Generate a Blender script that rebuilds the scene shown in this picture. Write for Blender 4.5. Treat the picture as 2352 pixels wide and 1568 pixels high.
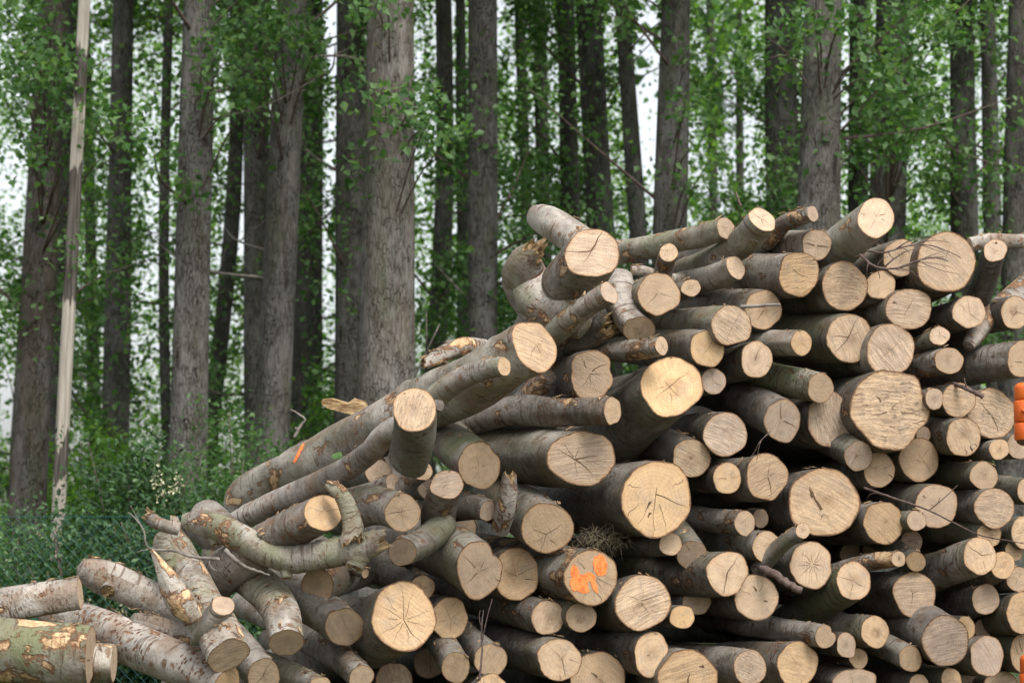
import bpy, bmesh, math, random
import numpy as np
from mathutils import Vector, Matrix

S = bpy.context.scene
for _o in list(bpy.data.objects):
    bpy.data.objects.remove(_o)
COL = S.collection
R_ = math.radians

# ------------------------------------------------------------------ camera
FPX = 5300.0                      # focal length in pixels of a 2352 x 1568 frame
EYE = 0.95
PITCH = math.atan(516.0 / FPX)
cam_d = bpy.data.cameras.new('camera')
cam_d.sensor_width = 36.0
cam_d.lens = 36.0 * FPX / 2352.0
cam_d.clip_end = 500.0
cam_d.clip_start = 0.1
cam_d.dof.use_dof = True
cam_d.dof.focus_distance = 12.0
cam_d.dof.aperture_fstop = 3.3
cam = bpy.data.objects.new('camera', cam_d)
cam.location = (0, 0, EYE)
cam.rotation_euler = (math.pi / 2 + PITCH, 0, 0)
COL.objects.link(cam)
S.camera = cam

# ------------------------------------------------------------------ light
SUN_EL, SUN_AZ = R_(55), R_(150)          # azimuth clockwise from +Y: behind the camera, to the right
W = bpy.data.worlds.new('World')
S.world = W
W.use_nodes = True
wn = W.node_tree
wn.nodes.clear()
sky = wn.nodes.new('ShaderNodeTexSky')
sky.sky_type = 'NISHITA'
sky.sun_disc = False
sky.sun_elevation = SUN_EL
sky.sun_rotation = SUN_AZ
sky.air_density = 1.0
sky.dust_density = 4.0
sky.ozone_density = 1.0
hs = wn.nodes.new('ShaderNodeHueSaturation')
hs.inputs['Saturation'].default_value = 0.25   # thin white overcast
hs.inputs['Value'].default_value = 1.0
bg = wn.nodes.new('ShaderNodeBackground')
bg.inputs['Strength'].default_value = 0.15
wo = wn.nodes.new('ShaderNodeOutputWorld')
wn.links.new(sky.outputs[0], hs.inputs['Color'])
wn.links.new(hs.outputs[0], bg.inputs['Color'])
wn.links.new(bg.outputs[0], wo.inputs['Surface'])
sun_d = bpy.data.lights.new('sun', 'SUN')
sun_d.energy = 1.15
sun_d.angle = R_(22)
sun_d.color = (1.0, 0.955, 0.89)
sun = bpy.data.objects.new('sun', sun_d)
sd = Vector((math.sin(SUN_AZ) * math.cos(SUN_EL), math.cos(SUN_AZ) * math.cos(SUN_EL), math.sin(SUN_EL)))
sun.rotation_euler = sd.to_track_quat('Z', 'Y').to_euler()
sun.location = (4, -6, 14)
COL.objects.link(sun)
S.view_settings.view_transform = 'Standard'
S.view_settings.look = 'None'
S.view_settings.exposure = 0.96
S.view_settings.gamma = 1.0
S.cycles.max_bounces = 8
S.cycles.transparent_max_bounces = 8
S.cycles.use_denoising = True

# ------------------------------------------------------------------ picture point -> place
CP, SP = math.cos(PITCH), math.sin(PITCH)
def ray(px, py):
    u, v = (px - 1176.0) / FPX, (784.0 - py) / FPX
    return Vector((u, CP - v * SP, SP + v * CP))
def at(px, py, Y):
    r = ray(px, py)
    return Vector((0, 0, EYE)) + r * (Y / r.y)
def project(P):                      # numpy Nx3 -> pixel x, y
    x, y, z = P[:, 0], P[:, 1], P[:, 2] - EYE
    f = y * CP + z * SP
    v = -y * SP + z * CP
    return 1176 + FPX * x / f, 784 - FPX * v / f
PLANE_T = math.tan(R_(18))
def front_Y(px, py):                 # the front of the pile stands at an angle to the view
    k = ray(px, py)
    kx = k.x / k.y
    Y = (12.0 - PLANE_T * 0.5) / (1 - PLANE_T * kx)
    z = EYE + k.z / k.y * Y
    return Y + 0.06 * (z - 1.2)
VPX, VPY = -420.0, 1290.0            # where lines along the stacked logs would meet
AXIS0 = ray(VPX, VPY).normalized()

# ------------------------------------------------------------------ node helper
class NT:
    def __init__(s, name):
        s.m = bpy.data.materials.new(name)
        s.m.use_nodes = True
        s.t = s.m.node_tree
        s.t.nodes.clear()
        s.out = s.t.nodes.new('ShaderNodeOutputMaterial')
    def put(s, sock, v):
        if v is None: return
        if isinstance(v, bpy.types.NodeSocket): s.t.links.new(v, sock)
        elif isinstance(v, (tuple, list)) and len(v) == 3 and sock.type == 'RGBA': sock.default_value = (*v, 1)
        else: sock.default_value = v
    def node(s, typ, ins=None, **props):
        n = s.t.nodes.new(typ)
        for k, v in props.items(): setattr(n, k, v)
        for k, v in (ins or {}).items(): s.put(n.inputs[k], v)
        return n
    def math(s, op, a, b=None, c=None, clamp=False):
        n = s.t.nodes.new('ShaderNodeMath'); n.operation = op; n.use_clamp = clamp
        s.put(n.inputs[0], a); s.put(n.inputs[1], b); s.put(n.inputs[2], c)
        return n.outputs[0]
    def xyz(s, x, y, z):
        return s.node('ShaderNodeCombineXYZ', {0: x, 1: y, 2: z}).outputs[0]
    def noise(s, vec, scale, detail=4.0, rough=0.55, dist=0.0):
        return s.node('ShaderNodeTexNoise', {'Vector': vec, 'Scale': scale, 'Detail': detail, 'Roughness': rough, 'Distortion': dist}).outputs[0]
    def smooth(s, v, a, b, lo=0.0, hi=1.0):
        n = s.t.nodes.new('ShaderNodeMapRange'); n.interpolation_type = 'SMOOTHSTEP'
        s.put(n.inputs[0], v); s.put(n.inputs[1], a); s.put(n.inputs[2], b); s.put(n.inputs[3], lo); s.put(n.inputs[4], hi)
        return n.outputs[0]
    def mix(s, f, a, b, mode='MIX'):
        n = s.t.nodes.new('ShaderNodeMixRGB'); n.blend_type = mode
        s.put(n.inputs[0], f); s.put(n.inputs[1], a); s.put(n.inputs[2], b)
        return n.outputs[0]
    def scale_col(s, col, f):
        return s.mix(1.0, col, s.node('ShaderNodeCombineColor', {0: f, 1: f, 2: f}).outputs[0], 'MULTIPLY')
    def attr(s, name, typ='OBJECT'):
        return s.node('ShaderNodeAttribute', attribute_name=name, attribute_type=typ).outputs['Fac']
    def uv(s):
        n = s.node('ShaderNodeUVMap', uv_map='UVMap')
        sp = s.node('ShaderNodeSeparateXYZ', {0: n.outputs[0]})
        return sp.outputs[0], sp.outputs[1]
    def bump(s, h, strength, dist):
        return s.node('ShaderNodeBump', {'Height': h, 'Strength': strength, 'Distance': dist}).outputs[0]
    def bsdf(s, col, rough, normal=None, spec=0.25):
        n = s.node('ShaderNodeBsdfPrincipled', {'Base Color': col, 'Roughness': rough, 'Specular IOR Level': spec})
        if normal is not None: s.put(n.inputs['Normal'], normal)
        s.t.links.new(n.outputs[0], s.out.inputs[0])
        return s.m

def mat_cut():
    n = NT('sawn_wood')
    u, v = n.uv()
    seed, tone, saw, sa = n.attr('seed'), n.attr('tone'), n.attr('saw'), n.attr('sawang')
    heart, dirt = n.attr('heart'), n.attr('dirt')
    pu = n.math('SUBTRACT', u, n.math('MULTIPLY', n.math('SINE', n.math('MULTIPLY', seed, 7.3)), 0.13))
    pv = n.math('SUBTRACT', v, n.math('MULTIPLY', n.math('SINE', n.math('MULTIPLY', seed, 4.1)), 0.13))
    rad = n.math('SQRT', n.math('ADD', n.math('MULTIPLY', pu, pu), n.math('MULTIPLY', pv, pv)))
    rr = n.math('MAXIMUM', rad, 0.02)
    ca, si = n.math('DIVIDE', pu, rr), n.math('DIVIDE', pv, rr)
    base_v = n.xyz(u, v, seed)
    warp = n.noise(base_v, 2.2, 3)
    ring = n.math('SINE', n.math('ADD', n.math('MULTIPLY', rad, 62.0), n.math('MULTIPLY', warp, 11.0)))
    ring2 = n.noise(n.xyz(n.math('ADD', n.math('MULTIPLY', rad, 9.0), warp), seed, 0.0), 1.0, 3)
    radial = n.noise(n.xyz(n.math('MULTIPLY', ca, 9.0), n.math('MULTIPLY', si, 9.0), n.math('ADD', n.math('MULTIPLY', rad, 1.3), seed)), 1.5, 5, 0.65)
    cs, sn = n.math('COSINE', sa), n.math('SINE', sa)
    s1 = n.math('ADD', n.math('MULTIPLY', u, cs), n.math('MULTIPLY', v, sn))
    t1 = n.math('SUBTRACT', n.math('MULTIPLY', v, cs), n.math('MULTIPLY', u, sn))
    t1 = n.math('ADD', t1, n.math('MULTIPLY', n.math('MULTIPLY', s1, s1), 0.07))
    sw = n.noise(n.xyz(n.math('MULTIPLY', s1, 1.1), n.math('MULTIPLY', t1, 17.0), seed), 1.0, 6, 0.75)
    swc = n.smooth(sw, 0.38, 0.62)
    blot = n.noise(base_v, 1.7, 3)
    fine = n.noise(base_v, 26.0, 4, 0.7)
    val = n.math('ADD', 1.0, n.math('MULTIPLY', ring, 0.045))
    val = n.math('ADD', val, n.math('MULTIPLY', n.math('SUBTRACT', ring2, 0.5), 0.35))
    val = n.math('ADD', val, n.math('MULTIPLY', n.math('SUBTRACT', radial, 0.5), 0.55))
    val = n.math('ADD', val, n.math('MULTIPLY', n.math('MULTIPLY', n.math('SUBTRACT', swc, 0.55), saw), 0.55))
    val = n.math('ADD', val, n.math('MULTIPLY', n.math('SUBTRACT', blot, 0.5), 0.5))
    val = n.math('ADD', val, n.math('MULTIPLY', n.math('SUBTRACT', fine, 0.5), 0.25))
    grey, tan, gold = (0.475, 0.37, 0.288), (0.505, 0.37, 0.245), (0.54, 0.36, 0.19)
    col = n.mix(n.math('MULTIPLY', tone, 2.0, clamp=True), grey, tan)
    col = n.mix(n.math('SUBTRACT', n.math('MULTIPLY', tone, 2.0), 1.0, clamp=True), col, gold)
    wthr = n.math('MULTIPLY', n.smooth(n.noise(n.xyz(u, v, n.math('ADD', seed, 11.0)), 1.5, 4, 0.6), 0.48, 0.68), 0.42)
    col = n.mix(wthr, col, (0.37, 0.295, 0.235))
    # streaky discoloration, warmer and darker
    st = n.smooth(n.noise(n.xyz(n.math('MULTIPLY', s1, 1.3), n.math('MULTIPLY', t1, 4.0), n.math('ADD', seed, 5.0)), 1.0, 3), 0.52, 0.78)
    col = n.mix(n.math('MULTIPLY', st, 0.42), col, (0.36, 0.22, 0.115))
    hf = n.math('MULTIPLY', n.math('MULTIPLY', n.smooth(rad, 0.5, 0.02), heart), n.smooth(n.noise(base_v, 3.1, 5, 0.65), 0.3, 0.62))
    col = n.mix(hf, col, (0.17, 0.088, 0.04))
    col = n.scale_col(col, val)
    dm = n.math('MULTIPLY', n.smooth(n.noise(n.xyz(n.math('ADD', n.math('MULTIPLY', s1, 0.35), 0.0), t1, seed), 14.0, 6, 0.72), 0.47, 0.62), n.smooth(n.noise(base_v, 2.0, 2), 0.34, 0.56))
    col = n.mix(n.math('MULTIPLY', n.math('MULTIPLY', dm, dirt), 0.75), col, (0.11, 0.085, 0.06))
    ru = n.math('SQRT', n.math('ADD', n.math('MULTIPLY', u, u), n.math('MULTIPLY', v, v)))
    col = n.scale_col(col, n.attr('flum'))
    rim = n.smooth(n.math('ADD', n.math('ADD', ru, n.math('MULTIPLY', n.math('SUBTRACT', fine, 0.5), 0.06)), n.math('MULTIPLY', n.math('SUBTRACT', n.noise(base_v, 4.0, 4, 0.7), 0.5), 0.12)), 0.935, 0.985)
    col = n.mix(n.math('MULTIPLY', n.smooth(ru, 0.78, 0.96), 0.3), col, (0.42, 0.23, 0.095))
    col = n.mix(rim, col, (0.125, 0.066, 0.034))
    h = n.math('ADD', n.math('MULTIPLY', n.math('MULTIPLY', sw, saw), 1.0), n.math('MULTIPLY', n.math('ADD', radial, fine), 0.3))
    return n.bsdf(col, 0.78, n.bump(h, 0.55, 0.012))

def mat_broken():
    n = NT('splintered_wood')
    u, v = n.uv()
    p = n.xyz(n.math('MULTIPLY', u, 1.0), n.math('MULTIPLY', v, 1.0), n.attr('seed'))
    a = n.noise(p, 3.0, 6, 0.7)
    b = n.noise(p, 11.0, 5, 0.7)
    col = n.mix(n.smooth(a, 0.36, 0.62), (0.22, 0.125, 0.05), (0.62, 0.45, 0.25))
    col = n.mix(n.smooth(b, 0.56, 0.72), col, (0.12, 0.07, 0.032))
    return n.bsdf(col, 0.85, n.bump(n.math('ADD', a, b), 0.9, 0.03))

def mat_crack():
    n = NT('crack_shadow')
    return n.bsdf((0.10, 0.06, 0.033), 0.95)

def mat_bark():
    n = NT('smooth_grey_bark')
    u, v = n.uv()                                   # metres round the log, metres along it
    seed, green, patch, lent, lum = n.attr('seed'), n.attr('green'), n.attr('patch'), n.attr('lent'), n.attr('lum')
    sx = n.math('MULTIPLY', seed, 3.7)
    p = n.xyz(u, v, sx)
    big = n.noise(n.xyz(u, n.math('MULTIPLY', v, 0.6), sx), 5.0, 5, 0.6)
    mid = n.noise(n.xyz(u, n.math('MULTIPLY', v, 1.6), sx), 17.0, 6, 0.65)
    fine = n.noise(n.xyz(u, n.math('MULTIPLY', v, 1.5), sx), 90.0, 4, 0.7)
    col = n.mix(n.smooth(big, 0.34, 0.66), (0.118, 0.098, 0.078), (0.415, 0.375, 0.33))
    col = n.mix(n.math('MULTIPLY', n.smooth(mid, 0.4, 0.7), 0.55), col, (0.30, 0.29, 0.27))
    tint = n.noise(n.xyz(u, n.math('MULTIPLY', v, 0.7), n.math('ADD', sx, 4.0)), 6.5, 4, 0.6)
    col = n.mix(n.math('MULTIPLY', n.smooth(tint, 0.47, 0.64), 0.7), col, (0.20, 0.142, 0.10))
    spot = n.node('ShaderNodeTexVoronoi', {'Vector': n.xyz(n.math('ADD', n.math('MULTIPLY', u, 15.0), n.math('MULTIPLY', mid, 1.6)), n.math('MULTIPLY', v, 13.0), sx), 'Scale': 1.0})
    sp_ = n.math('MULTIPLY', n.smooth(spot.outputs['Distance'], 0.26, 0.16), n.smooth(n.noise(p, 6.0, 3), 0.45, 0.52))
    col = n.mix(n.math('MULTIPLY', sp_, 0.8), col, (0.15, 0.075, 0.038))
    gm = n.math('MULTIPLY', n.smooth(n.noise(p, 3.3, 4), 0.38, 0.62), green)
    col = n.mix(gm, col, (0.165, 0.175, 0.095))
    # rings of cracked skin across the log
    band = n.noise(n.xyz(n.math('MULTIPLY', u, 5.0), n.math('MULTIPLY', v, 42.0), sx), 1.0, 4, 0.6, 0.4)
    bm_ = n.smooth(band, 0.585, 0.66)
    col = n.mix(n.math('MULTIPLY', bm_, 0.75), col, (0.115, 0.072, 0.045))
    # lenticels: short brown dashes across the grain
    vo = n.node('ShaderNodeTexVoronoi', {'Vector': n.xyz(n.math('MULTIPLY', u, 26.0), n.math('MULTIPLY', v, 52.0), sx), 'Scale': 1.0, 'Randomness': 0.85})
    dsh = n.math('MULTIPLY', n.smooth(vo.outputs['Distance'], 0.36, 0.22), n.smooth(n.noise(p, 4.5, 3), 0.42, 0.52))
    dsh = n.math('MULTIPLY', dsh, lent)
    col = n.mix(dsh, col, (0.135, 0.062, 0.03))
    # torn places: brown rim, tan wood inside
    pn = n.noise(n.xyz(n.math('MULTIPLY', u, 1.25), n.math('MULTIPLY', v, 0.75), n.math('ADD', sx, 9.0)), 7.5, 5, 0.62, 0.3)
    th = n.math('SUBTRACT', 0.71, n.math('MULTIPLY', patch, 0.17))
    rimm = n.smooth(pn, n.math('SUBTRACT', th, 0.035), th)
    core = n.smooth(pn, n.math('ADD', th, 0.012), n.math('ADD', th, 0.04))
    col = n.mix(n.math('MULTIPLY', rimm, 0.9), col, (0.17, 0.083, 0.04))
    col = n.mix(core, col, n.mix(n.smooth(mid, 0.35, 0.65), (0.36, 0.215, 0.11), (0.58, 0.42, 0.25)))
    # dark specks and dirt
    col = n.mix(n.math('MULTIPLY', n.smooth(fine, 0.55, 0.68), 0.65), col, (0.085, 0.062, 0.042))
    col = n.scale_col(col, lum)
    h = n.math('ADD', n.math('MULTIPLY', mid, 0.9), n.math('MULTIPLY', fine, 0.4))
    h = n.math('SUBTRACT', h, n.math('MULTIPLY', bm_, 0.35))
    h = n.math('SUBTRACT', h, n.math('ADD', n.math('MULTIPLY', rimm, 0.5), n.math('MULTIPLY', dsh, 0.4)))
    return n.bsdf(col, 0.72, n.bump(h, 0.85, 0.02), 0.25)

def mat_trunk():
    n = NT('fissured_poplar_bark')
    u, v = n.uv()
    seed, lum, red = n.attr('seed'), n.attr('lum'), n.attr('red')
    sx = n.math('MULTIPLY', seed, 5.1)
    wob = n.math('MULTIPLY', n.math('SUBTRACT', n.noise(n.xyz(u, v, sx), 3.0, 3), 0.5), 0.10)
    uu = n.math('ADD', u, wob)
    ridge = n.noise(n.xyz(n.math('MULTIPLY', uu, 40.0), n.math('MULTIPLY', v, 10.0), sx), 1.0, 6, 0.62)
    plate = n.node('ShaderNodeTexVoronoi', {'Vector': n.xyz(n.math('MULTIPLY', uu, 26.0), n.math('MULTIPLY', v, 12.0), sx), 'Scale': 1.0}, feature='DISTANCE_TO_EDGE')
    fis = n.math('MULTIPLY', n.smooth(plate.outputs['Distance'], 0.10, 0.01), n.smooth(n.noise(n.xyz(u, v, sx), 5.0, 3), 0.38, 0.6))
    tone = n.noise(n.xyz(n.math('MULTIPLY', u, 2.0), n.math('MULTIPLY', v, 0.8), sx), 1.6, 4)
    fine = n.noise(n.xyz(u, n.math('MULTIPLY', v, 0.4), sx), 70.0, 4, 0.7)
    col = n.mix(n.smooth(ridge, 0.33, 0.68), (0.072, 0.064, 0.054), (0.218, 0.213, 0.196))
    col = n.mix(n.math('MULTIPLY', n.smooth(tone, 0.45, 0.7), 0.5), col, (0.30, 0.285, 0.26))
    col = n.mix(n.math('MULTIPLY', n.smooth(tone, 0.5, 0.3), 0.55), col, (0.105, 0.108, 0.066))
    rd = n.math('MULTIPLY', red, n.smooth(n.noise(n.xyz(u, n.math('MULTIPLY', v, 0.5), sx), 2.2, 3), 0.35, 0.6))
    col = n.mix(n.math('MULTIPLY', rd, 0.8), col, (0.17, 0.112, 0.078))
    col = n.mix(n.math('MULTIPLY', fis, 0.85), col, (0.032, 0.026, 0.02))
    col = n.mix(n.math('MULTIPLY', n.smooth(fine, 0.58, 0.72), 0.4), col, (0.06, 0.05, 0.04))
    kn = n.node('ShaderNodeTexVoronoi', {'Vector': n.xyz(n.math('MULTIPLY', uu, 2.6), n.math('MULTIPLY', v, 1.1), sx), 'Scale': 1.0})
    km = n.math('MULTIPLY', n.smooth(kn.outputs['Distance'], 0.15, 0.06), n.smooth(n.noise(n.xyz(u, v, sx), 1.3, 2), 0.45, 0.55))
    col = n.mix(n.math('MULTIPLY', km, 0.75), col, (0.035, 0.028, 0.022))
    moss = n.smooth(n.noise(n.xyz(u, n.math('MULTIPLY', v, 0.5), n.math('ADD', sx, 7.0)), 2.4, 4), 0.52, 0.72)
    col = n.mix(n.math('MULTIPLY', moss, 0.35), col, (0.11, 0.125, 0.07))
    col = n.scale_col(col, lum)
    h = n.math('SUBTRACT', n.math('ADD', ridge, n.math('MULTIPLY', fine, 0.3)), n.math('MULTIPLY', fis, 0.8))
    return n.bsdf(col, 0.9, n.bump(h, 0.8, 0.03), 0.15)

def mat_leaf(name, c_dark, c_mid, c_light, trans=0.42):
    n = NT(name)
    rnd = n.node('ShaderNodeNewGeometry').outputs['Random Per Island']
    col = n.mix(n.smooth(rnd, 0.0, 0.55), c_dark, c_mid)
    col = n.mix(n.smooth(rnd, 0.6, 1.0), col, c_light)
    d = n.node('ShaderNodeBsdfPrincipled', {'Base Color': col, 'Roughness': 0.45, 'Specular IOR Level': 0.35})
    tcol = n.mix(1.0, col, (1.5, 1.55, 0.75), 'MULTIPLY')
    t = n.node('ShaderNodeBsdfTranslucent', {'Color': tcol})
    m = n.node('ShaderNodeMixShader', {0: trans, 1: d.outputs[0], 2: t.outputs[0]})
    n.t.links.new(m.outputs[0], n.out.inputs[0])
    return n.m

def mat_simple(name, c1, c2, scale, rough=0.8, spec=0.25, bump=0.3, metal=0.0):
    n = NT(name)
    co = n.node('ShaderNodeTexCoord').outputs['Object']
    a = n.noise(co, scale, 5, 0.6)
    col = n.mix(n.smooth(a, 0.35, 0.65), c1, c2)
    m = n.bsdf(col, rough, n.bump(a, bump, 0.01), spec)
    return m

def mat_ground():
    n = NT('leaf_litter_and_grass')
    co = n.node('ShaderNodeTexCoord').outputs['Object']
    a, b = n.noise(co, 0.7, 5), n.noise(co, 9.0, 6, 0.7)
    col = n.mix(n.smooth(a, 0.4, 0.6), (0.06, 0.075, 0.03), (0.095, 0.07, 0.045))
    col = n.mix(n.smooth(b, 0.45, 0.7), col, (0.05, 0.085, 0.022))
    return n.bsdf(col, 0.95, n.bump(b, 0.8, 0.05), 0.1)

def mat_orange():
    n = NT('worn_orange_paint')
    co = n.node('ShaderNodeTexCoord').outputs['Object']
    a, b = n.noise(co, 9.0, 5, 0.7), n.noise(co, 55.0, 4, 0.7)
    col = n.mix(n.smooth(a, 0.35, 0.65), (0.72, 0.15, 0.022), (0.62, 0.105, 0.014))
    col = n.mix(n.math('MULTIPLY', n.smooth(b, 0.6, 0.7), 0.7), col, (0.16, 0.045, 0.02))
    return n.bsdf(col, 0.42, n.bump(b, 0.25, 0.004), 0.45)

def mat_peeled():
    n = NT('bare_grey_deadwood')
    u, v = n.uv()
    seed = n.attr('seed')
    rg = n.noise(n.xyz(n.math('MULTIPLY', u, 30.0), n.math('MULTIPLY', v, 2.0), seed), 1.0, 5)
    bare = n.noise(n.xyz(n.math('MULTIPLY', u, 2.6), n.math('MULTIPLY', v, 0.45), n.math('ADD', seed, 3.0)), 1.5, 4, 0.6)
    # the stem is stripped where the photograph shows it: height bands with ragged ends
    w = n.math('ADD', v, n.math('MULTIPLY', n.math('SUBTRACT', n.noise(n.xyz(n.math('MULTIPLY', u, 14.0), n.math('MULTIPLY', v, 1.2), seed), 1.0, 4), 0.5), 0.55))
    def band(lo, hi): return n.math('MULTIPLY', n.smooth(w, lo - 0.015, lo + 0.015), n.smooth(w, hi + 0.015, hi - 0.015))
    m = n.math('MAXIMUM', band(-1.0, 1.75), n.math('MAXIMUM', band(2.1, 3.3), n.math('MAXIMUM', band(4.5, 5.05), band(5.55, 6.4))))
    bark = n.mix(n.smooth(rg, 0.35, 0.65), (0.04, 0.034, 0.028), (0.12, 0.107, 0.092))
    wood = n.mix(n.smooth(rg, 0.3, 0.7), (0.24, 0.215, 0.18), (0.40, 0.365, 0.31))
    wood = n.mix(n.smooth(bare, 0.66, 0.70), wood, (0.09, 0.08, 0.075))
    col = n.mix(m, bark, wood)
    return n.bsdf(col, 0.85, n.bump(n.math('SUBTRACT', rg, n.math('MULTIPLY', m, 0.6)), 0.6, 0.015), 0.15)

def mat_paint():
    n = NT('sprayed_orange_paint')
    co = n.node('ShaderNodeTexCoord').outputs['Object']
    a, b = n.noise(co, 30.0, 4, 0.7), n.noise(co, 210.0, 3, 0.7)
    col = n.mix(n.smooth(a, 0.35, 0.65), (0.88, 0.20, 0.05), (0.93, 0.30, 0.10))
    d = n.node('ShaderNodeBsdfPrincipled', {'Base Color': col, 'Roughness': 0.8, 'Specular IOR Level': 0.15})
    t = n.node('ShaderNodeBsdfTransparent')
    cov = n.smooth(n.math('ADD', n.math('MULTIPLY', a, 0.55), n.math('MULTIPLY', b, 0.45)), 0.35, 0.45, 0.0, 0.96)
    m = n.node('ShaderNodeMixShader', {0: cov, 1: t.outputs[0], 2: d.outputs[0]})
    n.t.links.new(m.outputs[0], n.out.inputs[0])
    return n.m

M = dict(cut=mat_cut(), broken=mat_broken(), crack=mat_crack(), bark=mat_bark(), trunk=mat_trunk(), peeled=mat_peeled(),
         ground=mat_ground(), orange=mat_orange(),
         leaf=mat_leaf('poplar_leaf', (0.038, 0.096, 0.027), (0.072, 0.160, 0.046), (0.165, 0.275, 0.110), 0.46),
         farleaf=mat_leaf('far_poplar_leaf', (0.080, 0.185, 0.026), (0.140, 0.290, 0.042), (0.240, 0.410, 0.085), 0.58),  # backlight put into the colour: brighter, yellower green than the near leaves
         shrub=mat_leaf('shrub_leaf', (0.020, 0.050, 0.020), (0.044, 0.100, 0.038), (0.110, 0.195, 0.085), 0.32),
         flower=mat_simple('cream_blossom', (0.40, 0.38, 0.22), (0.52, 0.50, 0.35), 30),
         twig=mat_simple('brown_twig_bark', (0.075, 0.05, 0.045), (0.15, 0.11, 0.095), 30),
         deadtwig=mat_simple('pale_dead_twig', (0.12, 0.105, 0.09), (0.23, 0.205, 0.18), 20),
         grass=mat_simple('dry_grass', (0.10, 0.08, 0.055), (0.20, 0.165, 0.11), 40),
         wire=mat_simple('green_plastic_coated_wire', (0.012, 0.075, 0.066), (0.018, 0.10, 0.088), 8, 0.4, 0.5, 0.0),
         paint_o=mat_paint(),
         paint_g=mat_simple('light_green_paint', (0.36, 0.66, 0.24), (0.28, 0.54, 0.18), 60, 0.8),
         steel=mat_simple('dark_bolt_steel', (0.05, 0.03, 0.02), (0.14, 0.05, 0.02), 40, 0.5, 0.5))

# ------------------------------------------------------------------ object helpers
def link(name, me, mats, parent=None):
    o = bpy.data.objects.new(name, me)
    for m in (mats if isinstance(mats, (list, tuple)) else [mats]):
        me.materials.append(m)
    COL.objects.link(o)
    if parent is not None: o.parent = parent
    return o
def tag(o, label, cat, group=None, kind=None):
    if label: o['label'] = label
    if cat: o['category'] = cat
    if group: o['group'] = group
    if kind: o['kind'] = kind
    return o
def empty(name, loc):
    o = bpy.data.objects.new(name, None)
    o.empty_display_size = 0.1
    o.location = loc
    COL.objects.link(o)
    return o
def mesh_np(name, verts, faces_flat, nper, uvs=None, smooth=True, mat_idx=None):
    """verts Nx3, faces_flat: index array of faces with nper corners each"""
    me = bpy.data.meshes.new(name)
    nv, nl = len(verts), len(faces_flat)
    nf = nl // nper
    me.vertices.add(nv); me.loops.add(nl); me.polygons.add(nf)
    me.vertices.foreach_set('co', np.asarray(verts, dtype=np.float32).ravel())
    me.loops.foreach_set('vertex_index', np.asarray(faces_flat, dtype=np.int32).ravel())
    me.polygons.foreach_set('loop_start', np.arange(0, nl, nper, dtype=np.int32))
    me.polygons.foreach_set('loop_total', np.full(nf, nper, dtype=np.int32))
    me.polygons.foreach_set('use_smooth', np.full(nf, smooth))
    if uvs is not None:
        l = me.uv_layers.new(name='UVMap')
        l.data.foreach_set('uv', np.asarray(uvs, dtype=np.float32).ravel())
    me.update(calc_edges=True)
    me.validate()
    return me
def mesh_py(name, verts, faces, uvs=None, smooth=True, midx=None):
    me = bpy.data.meshes.new(name)
    me.from_pydata([tuple(v) for v in verts], [], faces)
    if uvs is not None:
        l = me.uv_layers.new(name='UVMap')
        k = 0
        for f in uvs:
            for c in f:
                l.data[k].uv = c; k += 1
    for i, p in enumerate(me.polygons):
        p.use_smooth = smooth
        if midx: p.material_index = midx[i]
    me.update()
    return me

def catmull(pts, n):
    """pts: list of (Vector, value...) rows as numpy; resample to n points evenly in parameter"""
    P = np.asarray(pts, float)
    if len(P) == 2:
        t = np.linspace(0, 1, n)[:, None]
        return P[0] * (1 - t) + P[1] * t
    seg = np.linalg.norm(np.diff(P[:, :3], axis=0), axis=1)
    cum = np.concatenate([[0], np.cumsum(seg)])
    A = np.vstack([2 * P[0] - P[1], P, 2 * P[-1] - P[-2]])
    out = []
    for s in np.linspace(0, cum[-1] * 0.99999, n):
        i = int(np.searchsorted(cum, s, side='right') - 1)
        i = min(max(i, 0), len(P) - 2)
        t = (s - cum[i]) / max(seg[i], 1e-6)
        a, b, c, d = A[i], A[i + 1], A[i + 2], A[i + 3]
        out.append(0.5 * ((2 * b) + (-a + c) * t + (2 * a - 5 * b + 4 * c - d) * t * t + (-a + 3 * b - 3 * c + d) * t ** 3))
    return np.array(out)

def tube_mb(path, radii, seg=8, cap=True):
    """plain tube as verts / faces"""
    V, F = [], []
    up = Vector((0.13, 0.21, 0.97)).normalized()
    n = len(path)
    prev = None
    for i, p in enumerate(path):
        a = Vector(path[min(i + 1, n - 1)]) - Vector(path[max(i - 1, 0)])
        a.normalize()
        if prev is None:
            e1 = a.cross(up)
            if e1.length < 1e-3: e1 = a.cross(Vector((1, 0, 0)))
            e1.normalize()
        else:
            e1 = (prev - a * prev.dot(a)).normalized()
        prev = e1
        e2 = a.cross(e1)
        for k in range(seg):
            t = 2 * math.pi * k / seg
            V.append(Vector(p) + (e1 * math.cos(t) + e2 * math.sin(t)) * radii[i])
    for i in range(n - 1):
        for k in range(seg):
            k2 = (k + 1) % seg
            F.append((i * seg + k, i * seg + k2, (i + 1) * seg + k2, (i + 1) * seg + k))
    if cap:
        F.append(tuple(range(seg - 1, -1, -1)))
        F.append(tuple(range((n - 1) * seg, n * seg)))
    return V, F
# ------------------------------------------------------------------ ground
gm = mesh_py('ground', [(-250, -60, 0), (250, -60, 0), (250, 420, 0), (-250, 420, 0)], [(0, 1, 2, 3)], smooth=False)
tag(link('ground', gm, M['ground']), None, None, kind='structure')

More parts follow.
